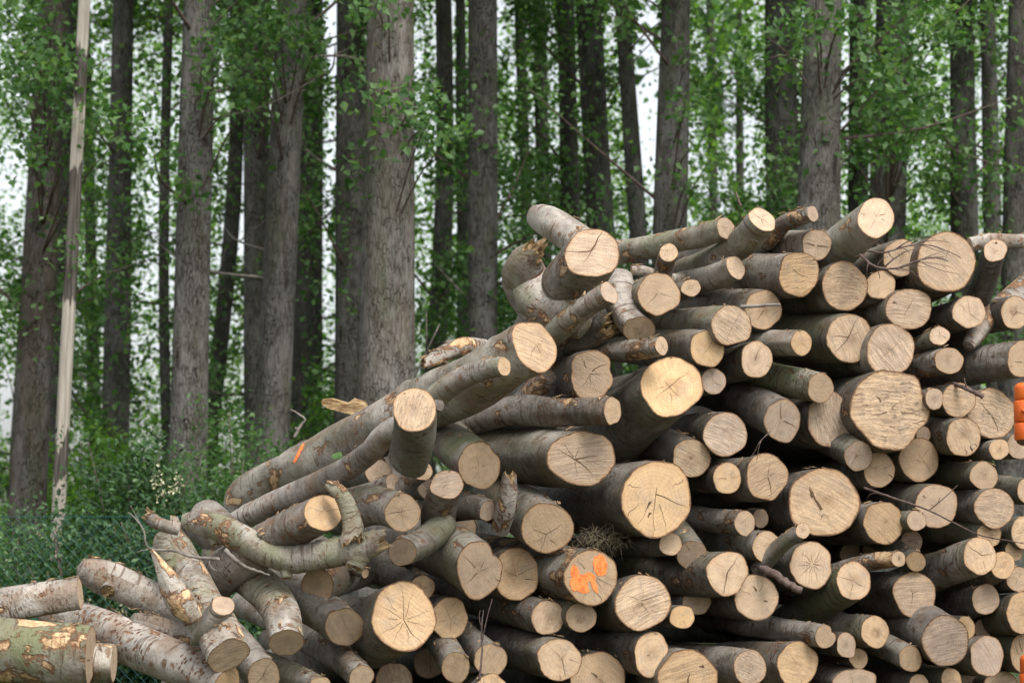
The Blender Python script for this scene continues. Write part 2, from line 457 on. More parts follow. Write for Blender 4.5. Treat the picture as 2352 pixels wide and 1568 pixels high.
# ------------------------------------------------------------------ logs
rng = random.Random(11)
LOGS = []
def cracks_auto(r):
    n = r.choice([1, 2, 3, 3, 4])
    a0 = r.uniform(0, 360)
    out = []
    for i in range(n):
        a = a0 + i * 360 / n + r.uniform(-35, 35)
        big = r.random() < 0.35
        out.append((a, r.uniform(0.0, 0.15), r.uniform(0.55, 0.98) if big else r.uniform(0.3, 0.7), r.uniform(0.020, 0.032) if big else r.uniform(0.010, 0.018)))
    for i in range(r.choice([0, 1, 2, 3, 5])):        # short checks at the rim
        out.append((r.uniform(0, 360), r.uniform(0.55, 0.75), 0.97, r.uniform(0.008, 0.014)))
    return out

def build_log(label, rows, prof=None, start='cut', end='cut', seed=0, tone=.5, saw=.5, sa=None, heart=0.0, dirt=0.0,
              green=0.4, patch=0.3, lent=0.3, lum=1.0, cracks=None, lumps=0.03, name='log', cat='log', group='logs heaped in the pile',
              view=None, tilt=(0.0, 0.0), noknot=False, pith=(0, 0), shear_end=0.0, noseed=False):
    """rows: (x, y, z, r) along the log from the end that is seen; prof: list of (c_right, c_up) unit outline in the picture plane"""
    r = random.Random(seed * 77 + 5)
    rows = np.asarray(rows, float)
    L = float(np.linalg.norm(np.diff(rows[:, :3], axis=0), axis=1).sum())
    nr = max(6, min(64, int(L / 0.05)))
    C = catmull(rows, nr)
    r0 = C[0, 3]
    seg = 20 if r0 < 0.05 else (28 if r0 < 0.09 else 40)
    pts = [Vector(c[:3]) for c in C]
    rad = C[:, 3]
    org = pts[0].copy()
    view = (org - Vector((0, 0, EYE))).normalized() if view is None else view
    right = view.cross(Vector((0, 0, 1))).normalized()
    upv = right.cross(view)
    a = (pts[1] - pts[0]).normalized()
    perp = a - view * a.dot(view)
    if perp.length < 0.02: perp = right.copy()
    d = perp.normalized()
    cosT = max(0.25, abs(a.dot(view)))
    e1 = (d - a * d.dot(a)).normalized()
    e2 = a.cross(e1)
    if e2.dot(view.cross(d)) < 0: e2 = -e2
    nrm2 = view.cross(d)                      # picture direction across d
    ph = math.atan2(d.dot(upv), d.dot(right))
    ph2 = math.atan2(nrm2.dot(upv), nrm2.dot(right))
    # unit outline -> components on e1, e2
    O = []
    hk = [(k, r.uniform(0, 6.28), r.uniform(0.2, 1.0) * lumps * 1.6 / k ** 0.5) for k in (2, 3, 4, 5, 7)]
    for k in range(seg):
        psi = 2 * math.pi * k / seg
        if prof is not None: rho = prof(psi)
        else: rho = 1.0
        rho *= 1 + sum(am * math.sin(kk * psi + p0) for kk, p0, am in hk)
        cx, cy = math.cos(psi) * rho, math.sin(psi) * rho
        c1 = cx * math.cos(ph) + cy * math.sin(ph)
        c2 = cx * math.cos(ph2) + cy * math.sin(ph2)
        ang = math.atan2(c2, c1 if prof is None else c1)
        O.append((c1 / (cosT if prof is not None else 1.0), c2))
    O = np.array(O)
    om = np.sqrt((O ** 2).sum(1))
    mean = om.mean()
    V = np.zeros((nr, seg, 3))
    UU = np.zeros((nr, seg + 1)); VV = np.zeros(nr)
    s = 0.0
    ax = a
    jit = np.array([r.uniform(-1, 1) for _ in range(seg)])
    knots = [(r.uniform(0.1, max(L * .95, .2)), r.uniform(0, 6.28), r.uniform(.05, .16), r.uniform(.03, .08)) for _ in range(int(L * 2.2) if not noknot else 0)]
    mods = [(r.choice([1, 2, 3]), r.uniform(0, 6.28), r.uniform(2.0, 9.0), r.uniform(0.4, 1) * lumps) for _ in range(5)]
    for i in range(nr):
        if i: s += (pts[i] - pts[i - 1]).length
        ai = (pts[min(i + 1, nr - 1)] - pts[max(i - 1, 0)]).normalized()
        e1 = (e1 - ai * e1.dot(ai)).normalized()
        e2n = ai.cross(e1)
        e2 = e2n if e2n.dot(e2) > 0 else -e2n
        w = math.exp(-s / 0.55)
        for k in range(seg):
            psi = 2 * math.pi * k / seg
            t = psi
            u1, u2 = O[k]
            q1, q2 = u1 / om[k] * mean, u2 / om[k] * mean
            o1, o2 = u1 * w + q1 * (1 - w), u2 * w + q2 * (1 - w)
            f = 1 + sum(am * math.sin(kk * t + p0 + fz * s) for kk, p0, fz, am in mods) * min(1, s / 0.15)
            for (ks, kp, ka, kw) in knots:
                if abs(ks - s) < .2:
                    dp = ((t - kp + math.pi) % 6.283 - math.pi) * rad[i]
                    f += ka * math.exp(-((ks - s) ** 2 + dp * dp) / (kw * kw))
            if i == 0 and start == 'cut': f += 0.012 * jit[k]
            sh = 0.0
            dsur = s
            if start == 'cut' and s < 0.2:
                sh = (tilt[0] * o1 + tilt[1] * o2) * rad[i] * (1 - s / 0.2)
            if start == 'broken' and i < 2:
                sh = (0.5 * jit[k] + 0.5 * math.sin(2 * psi + seed)) * rad[0] * (0.9 if i == 0 else 0.35)
                if i == 0: f *= 0.93
            if start == 'round' and i < 3:
                f *= (0.72, 0.92, 0.99)[i]
            if end == 'broken' and i >= nr - 2:
                sh = -(0.5 * jit[(k * 3) % seg] + 0.5 * math.sin(2 * psi + seed)) * rad[-1] * (0.9 if i == nr - 1 else 0.35)
            if end == 'round' and i >= nr - 3:
                f *= (0.72, 0.92, 0.99)[nr - 1 - i]
            P = pts[i] + (e1 * o1 + e2 * o2) * rad[i] * f + ai * sh
            V[i, k] = P
            UU[i, k] = psi * r0
        UU[i, seg] = 2 * math.pi * r0
        VV[i] = s
        if i == 0: F1, F2, FA = e1.copy(), e2.copy(), ai.copy()
    Vf = V.reshape(-1, 3) - np.array(org)
    idx, uvs = [], []
    for i in range(nr - 1):
        for k in range(seg):
            k2 = (k + 1) % seg
            q = [(i * seg + k, UU[i, k], VV[i]), ((i + 1) * seg + k, UU[i + 1, k], VV[i + 1]), ((i + 1) * seg + k2, UU[i + 1, k + 1], VV[i + 1]), (i * seg + k2, UU[i, k + 1], VV[i])]
            # outline turns anticlockwise seen from the camera; make normals point out
            idx += [x[0] for x in q]; uvs += [(x[1], x[2]) for x in q]
    me = mesh_np('bark', Vf, np.array(idx), 4, uvs)
    root = empty(name, org)
    tag(root, label, cat, group)
    o = link('bark', me, M['bark'], root)
    sd_ = seed * 0.618 % 7.0 + 0.1
    for k_, v_ in (('seed', sd_), ('green', green), ('patch', patch), ('lent', lent), ('lum', lum)): o[k_] = float(v_)
    sang = r.uniform(0, math.pi) if sa is None else R_(sa)
    crk = cracks_auto(r) if cracks is None else cracks
    # ---- caps
    def cap(i, kind, first):
        ringp = V[i] - np.array(org)
        ctr = ringp.mean(0)
        out = -FA if first else (pts[-1] - pts[-2]).normalized()
        outn = np.array(out)
        rhos = [1.0, 0.97, 0.9, 0.72, 0.45, 0.2]
        vs, fs, us, mi = [], [], [], []
        for ri, rho in enumerate(rhos):
            for k in range(seg):
                p = ctr + (ringp[k] - ctr) * rho
                if kind == 'broken' and rho < 0.99:
                    p = p + outn * rad[i] * (r.uniform(-0.35, 0.30) + 0.25 * math.sin(5 * k / seg * 6.28 + ri))
                if kind == 'round':
                    p = p + outn * rad[i] * 0.25 * (1 - rho)
                vs.append(p)
        vs.append(ctr + (outn * rad[i] * (0.25 if kind == 'round' else (r.uniform(-.3, .2) if kind == 'broken' else 0))))
        def uvk(k, rho):
            psi = 2 * math.pi * k / seg
            return (rho * math.cos(psi), rho * math.sin(psi))
        for ri in range(len(rhos) - 1):
            for k in range(seg):
                k2 = (k + 1) % seg
                fs.append((ri * seg + k, ri * seg + k2, (ri + 1) * seg + k2, (ri + 1) * seg + k))
                us.append([uvk(k, rhos[ri]), uvk(k + 1, rhos[ri]), uvk(k + 1, rhos[ri + 1]), uvk(k, rhos[ri + 1])]); mi.append(0)
        last = (len(rhos) - 1) * seg
        for k in range(seg):
            fs.append((last + k, last + (k + 1) % seg, len(vs) - 1))
            us.append([uvk(k, rhos[-1]), uvk(k + 1, rhos[-1]), (0, 0)]); mi.append(0)
        def fp(rho, ang):                       # a place on the cut: share of the radius, picture angle in degrees
            kf = (ang % 360) / 360 * seg
            k0 = int(kf) % seg; t = kf - int(kf)
            rp = ringp[k0] * (1 - t) + ringp[(k0 + 1) % seg] * t
            return ctr + (rp - ctr) * rho
        if kind == 'cut' and first and crk:
            pc = ctr + (fp(0.5, r.uniform(0, 360)) - ctr) * r.uniform(0.05, 0.3) if pith == (0, 0) else fp(pith[0], pith[1])
            for (ang, ra, rb, wd) in crk:
                n = 7
                line = []
                off = 0.0
                for j in range(n):
                    t = j / (n - 1)
                    off += r.uniform(-4.5, 4.5)
                    q = pc + (fp(0.985, ang + off) - pc) * (ra + (rb - ra) * t)
                    line.append(q)
                b0 = len(vs)
                for j in range(n):
                    t = j / (n - 1)
                    tg = line[min(j + 1, n - 1)] - line[max(j - 1, 0)]
                    sdv = np.cross(tg, outn); sdv = sdv / (np.linalg.norm(sdv) + 1e-9)
                    wj = .85 * wd * r0 * (1 - t) ** 0.6 if ra < 0.5 else wd * r0 * t ** 0.6
                    wj = max(wj, 0.0003)
                    vs.append(line[j] + outn * 0.0012 + sdv * wj); vs.append(line[j] + outn * 0.0012 - sdv * wj)
                for j in range(n - 1):
                    fs.append((b0 + 2 * j, b0 + 2 * j + 1, b0 + 2 * j + 3, b0 + 2 * j + 2))
                    us.append([(0, 0)] * 4); mi.append(1)
        mm = mesh_py('cut_face', vs, fs, us, smooth=(kind == 'round'), midx=mi)
        c = link('cut_face' if kind == 'cut' else ('broken_end' if kind == 'broken' else 'bark_end'), mm,
                 [M['cut'] if kind == 'cut' else (M['broken'] if kind == 'broken' else M['bark']), M['crack']], root)
        for k_, v_ in (('seed', sd_ + (0 if first else 3)), ('tone', tone), ('saw', saw), ('sawang', sang), ('heart', heart), ('dirt', dirt), ('flum', r.uniform(.74, 1.04)),
                       ('green', green), ('patch', patch), ('lent', 0.0), ('lum', lum)): c[k_] = float(v_)
        return c, fp, outn
    c0, fp, outn = cap(0, start, True)
    cap(nr - 1, end, False)
    o_info = dict(o=root, bark=o, pts=pts, rad=rad, fp=fp, out=outn, org=np.array(org), right=right, up=upv, view=view, seed=seed)
    LOGS.append(o_info)
    return o_info

def prof_of(w, h, custom=None):
    def f(psi):
        m = 2.0 / (w + h) * 2
        a, b = w / 2, h / 2
        rho = a * b / math.sqrt((b * math.cos(psi)) ** 2 + (a * math.sin(psi)) ** 2) / ((w + h) / 4)
        if custom:
            d = math.degrees(psi) % 360
            for (ang, wid, amt) in custom:
                x = (d - ang + 180) % 360 - 180
                rho *= 1 + amt * math.exp(-(x / wid) ** 2)
        return rho
    return f

_n = [0]
def L(x, y, w, h, label, phi=None, th=None, dz=0.0, len_=3.2, sh=None, taper=None, bend=None, **kw):
    """a stacked log: centre, width and height of its cut face in the picture; phi / th: where its body leads in the picture and how far it turns from the line of sight"""
    _n[0] += 1
    r = random.Random(_n[0] * 13 + 1)
    P0 = at(x, y, front_Y(x, y) - dz)
    view = (P0 - Vector((0, 0, EYE))).normalized()
    right = view.cross(Vector((0, 0, 1))).normalized(); up = right.cross(view)
    if th is not None and 30 < th < 56 and phi is not None and 150 <= phi <= 205: th *= .84
    if phi is not None and 100 < phi < 166 and len_ > 1.3: len_ = 1.1
    if phi is not None and th is not None and th > 27 and len_ > 1.6: len_ = 1.6
    if phi is None:
        a = AXIS0 + right * r.uniform(-0.035, 0.035) + up * r.uniform(-0.03, 0.03)
    else:
        t_ = R_(th if th is not None else 28)
        p_ = R_(phi)
        a = view * math.cos(t_) + (right * math.cos(p_) + up * math.sin(p_)) * math.sin(t_)
        if th is not None and th > 38:                     # a strongly turned log soon straightens into the heap
            pass
    a.normalize()
    R0 = (w + h) / 4 / FPX * P0.y
    tp = r.uniform(0.9, 1.03) if taper is None else taper
    rows = []
    bx = (r.uniform(-.03, .03), r.uniform(-.03, .03)) if bend is None else bend
    for t in (0, .33, .66, 1):
        b = math.sin(math.pi * t)
        P = P0 + a * (len_ * t) + right * bx[0] * b + up * bx[1] * b
        rows.append((P.x, P.y, P.z, R0 * (1 + (tp - 1) * t)))
    k = dict(tone=r.uniform(.1, .7), saw=r.choice([.15, .3, .5, .7, .9]), green=r.uniform(.1, .7), patch=r.uniform(.0, .45), lent=r.choice([0, .2, .5]),
             lum=r.uniform(.8, 1.05), heart=r.choice([0, 0, .2, .5]), dirt=r.choice([0, 0, .15, .3]))
    k.update(kw)
    return build_log(label, rows, prof=prof_of(w, h, sh), seed=_n[0], **k)

def PL(label, pts, dz=0.0, **kw):
    """a log lying across the view: points (x, y, metres behind its first end, radius in picture units)"""
    _n[0] += 1
    r = random.Random(_n[0] * 13 + 1)
    Y0 = front_Y(pts[0][0], pts[0][1]) - dz
    rows = []
    for (x, y, dd, rp) in pts:
        P = at(x, y, Y0 + dd)
        rows.append((P.x, P.y, P.z, rp / FPX * P.y))
    k = dict(tone=r.uniform(.3, .7), saw=.5, green=r.uniform(.2, .6), patch=.45, lent=.4, lum=1.0, lumps=.042)
    k.update(kw)
    k['lum'] *= 1.2
    return build_log(label, rows, seed=_n[0], **k)

def stub(info, f, ang, rp, ln, kind='cut', tone=.5, fwd=0.15):
    """a branch stub on a log: share of its length, picture angle, radius px, length m"""
    pts, rad = info['pts'], info['rad']
    i = int(f * (len(pts) - 1))
    p = pts[i]
    rr = rp / FPX * p.y
    d = (info['right'] * math.cos(R_(ang)) + info['up'] * math.sin(R_(ang)) - info['view'] * fwd).normalized()
    a = p + d * rad[i] * 0.55
    b = p + d * (rad[i] + ln)
    r = random.Random(int(rp * 10 + f * 100))
    V, F = tube_mb([a, a.lerp(b, .45), a.lerp(b, .8), b], [rr * 1.35, rr * 1.12, rr, rr * .97], 16, cap=False)
    org = Vector(info['org'])
    V = [v - org for v in V]
    n = len(V)
    us = [[((q % 16) / 16 * 6.28 * rr, (q // 16) * .05) for q in fc] for fc in F]
    me = mesh_py('branch_stub', V, F, us)
    o = link('branch_stub', me, M['bark'], info['o'])
    for k_ in ('seed', 'green', 'patch', 'lent', 'lum'): o[k_] = info['bark'][k_]
    ring = V[-16:]
    c = sum(ring, Vector()) / 16
    vs = list(ring) + [c + (q - c) * .5 + (d * rr * r.uniform(-.3, .35) if kind == 'broken' else Vector()) for q in ring] + [c]
    if kind == 'broken':
        for q in range(16): vs[q] = vs[q] + d * rr * r.uniform(-.4, .4)
    fs = [(q, (q + 1) % 16, 16 + (q + 1) % 16, 16 + q) for q in range(16)] + [(16 + q, 16 + (q + 1) % 16, 32) for q in range(16)]
    def uq(q):
        if q == 32: return (0, 0)
        s_ = 1.0 if q < 16 else .5
        return (s_ * math.cos(q % 16 / 16 * 6.283), s_ * math.sin(q % 16 / 16 * 6.283))
    me = mesh_py('cut_face', vs, fs, [[uq(q) for q in f_] for f_ in fs], smooth=False)
    cf = link('cut_face' if kind == 'cut' else 'broken_end', me, M['cut' if kind == 'cut' else 'broken'], o)
    for k_, v_ in (('seed', rp % 7), ('tone', tone), ('saw', .3), ('sawang', 1.0), ('heart', .5), ('dirt', .2), ('flum', .95)): cf[k_] = float(v_)
    return o
# ------------------------------------------------------------------ the heap, top row and crest
L(1361, 581, 127, 115, 'thick upright stump end on the crest, its cut face split by a wide Y-shaped crack', phi=240, th=48, dz=.30, len_=.75, tone=.3, saw=.75, sa=-8, taper=1.08,
  cracks=[(188, 0, .98, .035), (62, 0, .98, .045), (235, 0, .6, .018)], green=.5, patch=.5, heart=0, pith=(.1, 120))
PL('pale grey limb rising to the left behind the stump with the Y-shaped crack', [(1375, 585, 0, 38), (1330, 552, .10, 39), (1275, 518, .24, 38), (1228, 496, .36, 35)], dz=.0, start='cut', end='round', green=.1, patch=.25, lum=1.12)
_b = PL('burly bent log on the crest ending in a pale broken knot', [(1231, 577, 0, 30), (1214, 596, .05, 40), (1206, 640, .16, 54), (1236, 688, .22, 64), (1290, 735, .28, 70)], dz=.10, start='broken', green=.55, patch=.75, lum=1.0, lumps=.05)
_b2 = PL('', [(1345, 745, 0, 50), (1290, 715, .04, 60), (1235, 672, .10, 60), (1205, 640, .16, 44)], dz=.13, start='round', end='round', green=.7, patch=.7, lum=1.05, lumps=.04)
for ch in list(_b2['o'].children):                     # the bent log's own lower stem
    ch.parent = _b['o']; ch.location = _b2['o'].location - _b['o'].location
    if ch.name.startswith('bark') and not ch.name.startswith('bark_end'): ch.name = 'lower_stem'
LOGS.remove(_b2); bpy.data.objects.remove(_b2['o'])
PL('small log climbing to a pale cut just below the stump with the Y-shaped crack', [(1399, 672, 0, 27), (1345, 707, .13, 27), (1278, 759, .30, 28), (1200, 815, .55, 28)], dz=.50, tone=.1, green=.45, patch=.55, saw=.1, cracks=[(20, .1, .6, .012)])
_m = PL('longest log, leaning from its sawn upper end down to the left edge of the heap', [(1228, 795, 0, 65), (1100, 868, .34, 64), (900, 968, .95, 60), (700, 1073, 1.55, 54), (580, 1135, 1.92, 48), (538, 1168, 2.05, 42)],
        dz=.62, tone=.62, saw=.85, sa=-14, green=.22, patch=.62, lent=.15, lum=1.04, heart=0, cracks=[(-60, .05, .45, .014), (-120, .1, .6, .012), (20, .1, .3, .01)], end='round')
PL('thin forked branch log resting along the longest log', [(1158, 841, 0, 22), (1110, 850, .10, 24), (1062, 869, .20, 25), (1010, 903, .34, 27), (950, 960, .5, 26)], dz=.86, tone=.7, green=.5, patch=.6, saw=.3)
L(1513, 675, 97, 100, 'round tan log just right of the small pale log under the Y-cracked stump', dz=.20, tone=.45, saw=.2, heart=.3, cracks=[(225, .05, .75, .014), (-15, .1, .6, .012)], lum=1.1, green=.4)
L(1468, 757, 78, 60, 'smooth blue-grey log slanting down to a dim oval cut face', phi=116, th=58, dz=.12, len_=.36, tone=.35, saw=.3, green=0, patch=.05, lent=.2, lum=1.1, heart=.4)
PL('wavy greenish log along the crest, notched cut at its right end', [(1667, 524, 0, 26), (1610, 543, .18, 27), (1562, 552, .30, 25), (1500, 567, .48, 27), (1415, 578, .75, 29), (1330, 590, 1.0, 29)], dz=.0, tone=.3, green=.75, patch=.6, lent=.3, saw=.15, lumps=.05)
L(1536, 580, 44, 42, 'small brown stub standing upright below the wavy greenish log', phi=258, th=34, dz=.02, len_=.34, tone=.5, saw=.7, noknot=True, patch=.8, lum=.75)
L(1587, 661, 46, 40, 'smallest brown log right of the round tan log under the crest', dz=.02, tone=.5, heart=.6, cracks=[(45, .1, .7, .02), (200, .1, .6, .015)])
PL('curved dark log whose cut faces right, under the middle of the crest', [(1690, 614, 0, 29), (1655, 630, .1, 30), (1622, 640, .25, 29), (1570, 650, .6, 28)], dz=.10, tone=.45, saw=.7, sa=20, green=.2, lum=.8, patch=.15)
_t = PL('long dark log rising to a pale round cut on the crest, small knot below', [(1751, 504, 0, 35), (1720, 540, .12, 36), (1672, 580, .35, 34), (1610, 610, .62, 32), (1560, 630, .9, 30)], dz=.24, tone=.35, saw=.25, green=.35, lum=.85, patch=.35)
stub(_t, .10, 255, 12, .012, 'broken')
L(1680, 747, 94, 93, 'striped log with parallel saw lines and a star of fine cracks, below the crest', phi=186, th=42, dz=.14, tone=.35, saw=1.0, sa=-38, green=.6, cracks=[(60, .05, .8, .014), (150, .05, .7, .012), (250, .05, .8, .012), (330, .1, .7, .012)])
L(1753, 711, 85, 93, 'brown log with a dark heart crossed by a bare twig tip', dz=.0, phi=183, th=40, tone=.55, saw=.35, sa=35, heart=.75, lum=.9)
L(1625, 800, 79, 88, 'golden oval log with a small dark pith spot, right of the thin peeled log', phi=176, th=36, dz=.10, tone=.85, saw=.15, heart=.15, green=.35)
PL('thin log with half its bark peeled off along the side', [(1520, 794, 0, 23), (1470, 803, .10, 23), (1410, 806, .25, 22), (1340, 806, .5, 21)], dz=.34, tone=.45, saw=.7, sa=-50, patch=.95, green=.1, lum=.85)
L(1360, 861, 102, 116, 'heart-shaped log with ragged bark and several wide cracks', dz=.16, tone=.45, saw=.4, sa=-30, sh=[(12, 20, -.12), (140, 25, .05)], patch=.7, lum=.8,
  cracks=[(55, .15, .85, .03), (120, .3, .8, .025), (5, 0, .6, .02), (265, .05, .5, .02), (240, .1, .8, .014)])
L(1543, 887, 143, 139, 'big golden log with a ringed reddish heart, leading steeply down left', phi=217, th=38, dz=.18, tone=.95, saw=.12, green=.6, lum=.75, heart=.45, patch=.15, sh=[(-40, 30, -.03)],
  cracks=[(45, 0, .75, .014), (130, 0, .3, .014), (225, 0, .65, .012), (300, 0, .6, .012), (180, .2, .6, .010), (265, .2, .7, .01)])
L(1639, 875, 57, 61, 'small pale pinkish log right of the big golden ringed log', dz=.02, tone=.0, saw=.2, dirt=.1)
L(1738, 825, 74, 85, 'speckled tan log left of the short smooth grey log', dz=.10, tone=.35, dirt=.25, green=.8, lum=.7, saw=.1)
L(1841, 787, 48, 59, 'slim grey log ending in a small golden oval, left of the large greenish-barked log', phi=174, th=55, dz=.16, tone=.8, saw=.1, green=.1, lum=1.05, len_=1.2)
L(1951, 776, 102, 116, 'large greenish-barked log cracked in a long bent line across its face', phi=178, th=44, dz=.06, tone=.4, saw=.6, sa=-65, green=.85, lum=.75, patch=.02,
  cracks=[(62, 0, .95, .026), (232, 0, .97, .026), (175, 0, .85, .02), (20, .2, .6, .01)])
L(2046, 803, 116, 117, 'broad pale log with slanting saw lines, flattened on its right side', dz=.12, tone=.25, saw=1.0, sa=-52, sh=[(-25, 30, -.06)], cracks=[(40, 0, .5, .012), (150, 0, .5, .012), (215, .05, .6, .01), (280, .05, .5, .01)])
L(2088, 709, 105, 97, 'pale log with level saw lines and a dark knot hole at its left', dz=.08, tone=.3, saw=.9, sa=-12, cracks=[(55, 0, .6, .014), (235, 0, .5, .012), (160, .55, .75, .05)], heart=.25)
L(1940, 657, 104, 116, 'tall oval log with level saw lines and faint grey mould, upper right', dz=.05, phi=190, th=32, tone=.55, saw=.85, sa=-5, dirt=.6, green=.5, lum=.75, cracks=[])
L(1835, 629, 95, 103, 'golden log with bright streaky saw lines, under the crest', phi=185, th=36, dz=.12, tone=.85, saw=1.0, sa=8, patch=.3, green=.3, cracks=[(150, 0, .6, .014), (-25, 0, .6, .012), (80, .1, .4, .01)])
L(1876, 562, 68, 71, 'log split by a wide level crack, behind the golden streaky log', phi=183, th=38, dz=.05, tone=.3, saw=.9, sa=-18, cracks=[(178, .1, .98, .05), (-12, .1, .98, .05)], green=.2, lum=.9)
L(1967, 556, 64, 68, 'tan log with rough saw lines beneath the topmost round log', phi=185, th=34, dz=.07, tone=.5, saw=.8, sa=-12, patch=.8, green=.7, cracks=[])
L(2012, 500, 86, 91, 'topmost round log on the crest, a star of cracks and grey stains on its face', phi=222, th=52, dz=.18, len_=.7, tone=.35, saw=.3, patch=.7, lum=1.0, taper=.9,
  cracks=[(60, 0, .5, .012), (110, 0, .6, .012), (20, .2, .6, .03), (-20, .3, .55, .03), (170, .5, .9, .014), (240, .1, .7, .012)])
PL('thin branch end poking up in front of a trunk, pale half-lit cut', [(1867, 491, 0, 19), (1830, 501, .09, 20), (1800, 512, .18, 20), (1772, 545, .30, 21), (1740, 572, .45, 21)], dz=.16, tone=.3, saw=.1, patch=.6, lum=.8, green=.2)
L(2070, 592, 82, 88, 'tan log left of the biggest round log, thin twigs across its face', dz=.03, tone=.45, saw=.3, cracks=[(100, .05, .7, .014), (245, .2, .5, .012)])
L(2173, 602, 137, 139, 'biggest round log on the crest, plain pale face with slanting saw lines', phi=205, th=27, dz=.14, tone=.4, saw=.55, sa=-48, dirt=.25, cracks=[(80, .05, .7, .010), (-35, .1, .4, .008)], lum=.7)
L(2286, 575, 55, 51, 'dark steep log with a small pale cut, right of the biggest round log', phi=243, th=58, dz=.14, len_=.9, tone=.3, saw=.1, lum=.35, lumps=.05)
PL('grey side-lying log leaving the photo at the upper right corner of the heap', [(2228, 562, 0, 16), (2270, 554, .02, 18), (2330, 554, .04, 17), (2420, 552, .08, 17), (2560, 560, .2, 18)], dz=-.25, green=.1, patch=.6, lent=.7, lum=1.05)
L(2023, 654, 68, 68, 'small plain log wedged below the twig-crossed tan log', dz=.02, phi=215, th=30, tone=.6, saw=.2, cracks=[(250, .2, .7, .012), (-20, .5, .9, .014)])
L(2226, 716, 76, 76, 'log with a pale bright heart and one bent crack, bark torn below', dz=.12, tone=.35, saw=.2, heart=0, patch=.5, lum=.6, cracks=[(95, .05, .7, .014), (-50, 0, .8, .022), (140, .4, .8, .018)], green=.2)
L(2332, 718, 64, 78, 'log with a black rotten heart at the right edge of the photo', dz=.12, tone=.5, saw=.1, heart=1.0, lum=.5)
PL('mottled grey log slanting steeply behind the log with the black rotten heart', [(2224, 795, 0, 20), (2270, 735, .12, 24), (2352, 664, .3, 29), (2450, 590, .5, 32)], dz=.0, green=.1, patch=.8, lent=.6, lum=1.0, start='round')
L(2158, 771, 47, 43, 'very small log poking out above the peeled tan log', phi=205, th=45, dz=.14, tone=.3, saw=.6, patch=.8, len_=.8)
L(2180, 828, 67, 61, 'peeled tan log with a smooth pinkish cut, right side of the heap', phi=184, th=48, dz=.16, tone=.4, saw=.25, patch=1.0, green=0, len_=.9, cracks=[(-100, .2, .35, .03)])
L(2350, 825, 72, 86, 'log cut off by the right photo edge above the orange hinge, blue-grey bark', phi=190, th=55, dz=.18, tone=.55, saw=.2, green=.0, lent=.2, lum=.62, patch=.25, len_=1.0)
# ------------------------------------------------------------------ the middle
L(2043, 941, 180, 184, 'largest log face, ragged bulging right side, dark mould over the heart', dz=.20, tone=.5, saw=.95, sa=-4, dirt=.95, lumps=.03, sh=[(52, 14, .10), (22, 12, -.05), (2, 12, .03), (-38, 18, -.12), (-72, 15, .10), (225, 25, -.09), (135, 18, .03), (85, 10, -.04)],
  cracks=[(40, .1, .5, .012), (200, .05, .5, .016), (-12, .3, .9, .014), (130, .3, .5, .03), (150, .75, .95, .012), (-30, .7, .95, .012)], lum=.75)
L(2146, 915, 41, 51, 'little oval log squeezed against the bulging right side of the largest log', dz=.26, tone=.25, saw=.5, sa=70, cracks=[(-90, .2, .4, .02)])
L(2202, 918, 76, 82, 'log with level saw lines between the little oval log and the mouldy log', dz=.10, tone=.55, saw=.9, sa=-10, cracks=[])
L(2278, 950, 108, 119, 'big mouldy log with two long cracks beside the orange hinge', dz=.05, tone=.45, saw=.9, sa=-18, dirt=.9, cracks=[(125, .05, .7, .022), (-62, .0, .8, .03), (-40, .1, .7, .016)])
L(1885, 891, 59, 71, 'green-barked log speckled with brown pores, round cut with a thin crack', phi=168, th=50, dz=.16, tone=.5, saw=.4, green=1.0, lent=.9, len_=1.2, cracks=[(50, 0, .9, .016)])
L(1909, 965, 107, 134, 'tall egg-shaped log with a brown mould streak down its face', dz=.02, tone=.2, saw=.75, sa=105, dirt=.7, cracks=[(170, .75, .95, .01), (10, .4, .6, .012), (120, .5, .95, .01), (-20, .3, .6, .01)], lum=.7)
L(1797, 965, 86, 96, 'pale weathered log with faint grain, bark dark behind it', phi=158, th=33, dz=.08, tone=.1, saw=.35, sa=50, lum=.6, green=.1, dirt=.15, sh=[(-70, 30, .04)])
L(1666, 997, 99, 105, 'pink-grey log with clear slanting saw lines, a bark flap on its left', dz=.10, tone=.05, saw=1.0, sa=-24, lum=.45, cracks=[(65, .1, .6, .008)])
L(1588, 1052, 88, 90, 'log with a fuzzy black rot spot at its heart', dz=.04, phi=160, th=34, tone=.45, saw=.8, sa=-30, heart=1.0, lum=.5, green=.1, cracks=[])
L(1972, 1047, 64, 71, 'crooked log below the egg-shaped log, grey face with one brown stain', phi=168, th=42, dz=.12, tone=.05, saw=.55, sa=65, heart=.7, lum=.55, len_=1.4, bend=(0, .1))
L(2019, 1078, 72, 83, 'log half hidden under the crooked log, split near its lower rim', dz=.02, tone=.6, saw=.4, sa=-20, cracks=[(15, .2, .95, .014), (170, .2, .9, .014), (-30, .5, .95, .04)])
L(2111, 1055, 91, 99, 'brown-ringed log tucked under the largest log face', dz=-.06, tone=.6, saw=.1, heart=.25, cracks=[(45, .05, .9, .012), (-40, .05, .9, .012), (200, .1, .7, .012), (120, .1, .5, .01)])
L(2121, 998, 32, 40, 'sliver of a small log showing behind the largest log face', dz=-.05, tone=.3, saw=.3, cracks=[])
L(2213, 1003, 81, 88, 'log with a slanting ridge and a black star-shaped hole near its rim', phi=176, th=36, dz=.12, tone=.5, dirt=.5, saw=.35, sa=-60, green=.5, lum=.7, cracks=[(-62, .5, .85, .06), (-40, .6, .9, .03), (-85, .6, .9, .03), (120, .1, .8, .012)])
L(2295, 1031, 47, 47, 'small golden log below the big mouldy log', dz=.10, tone=.7, saw=.1, cracks=[(80, .1, .4, .03)])
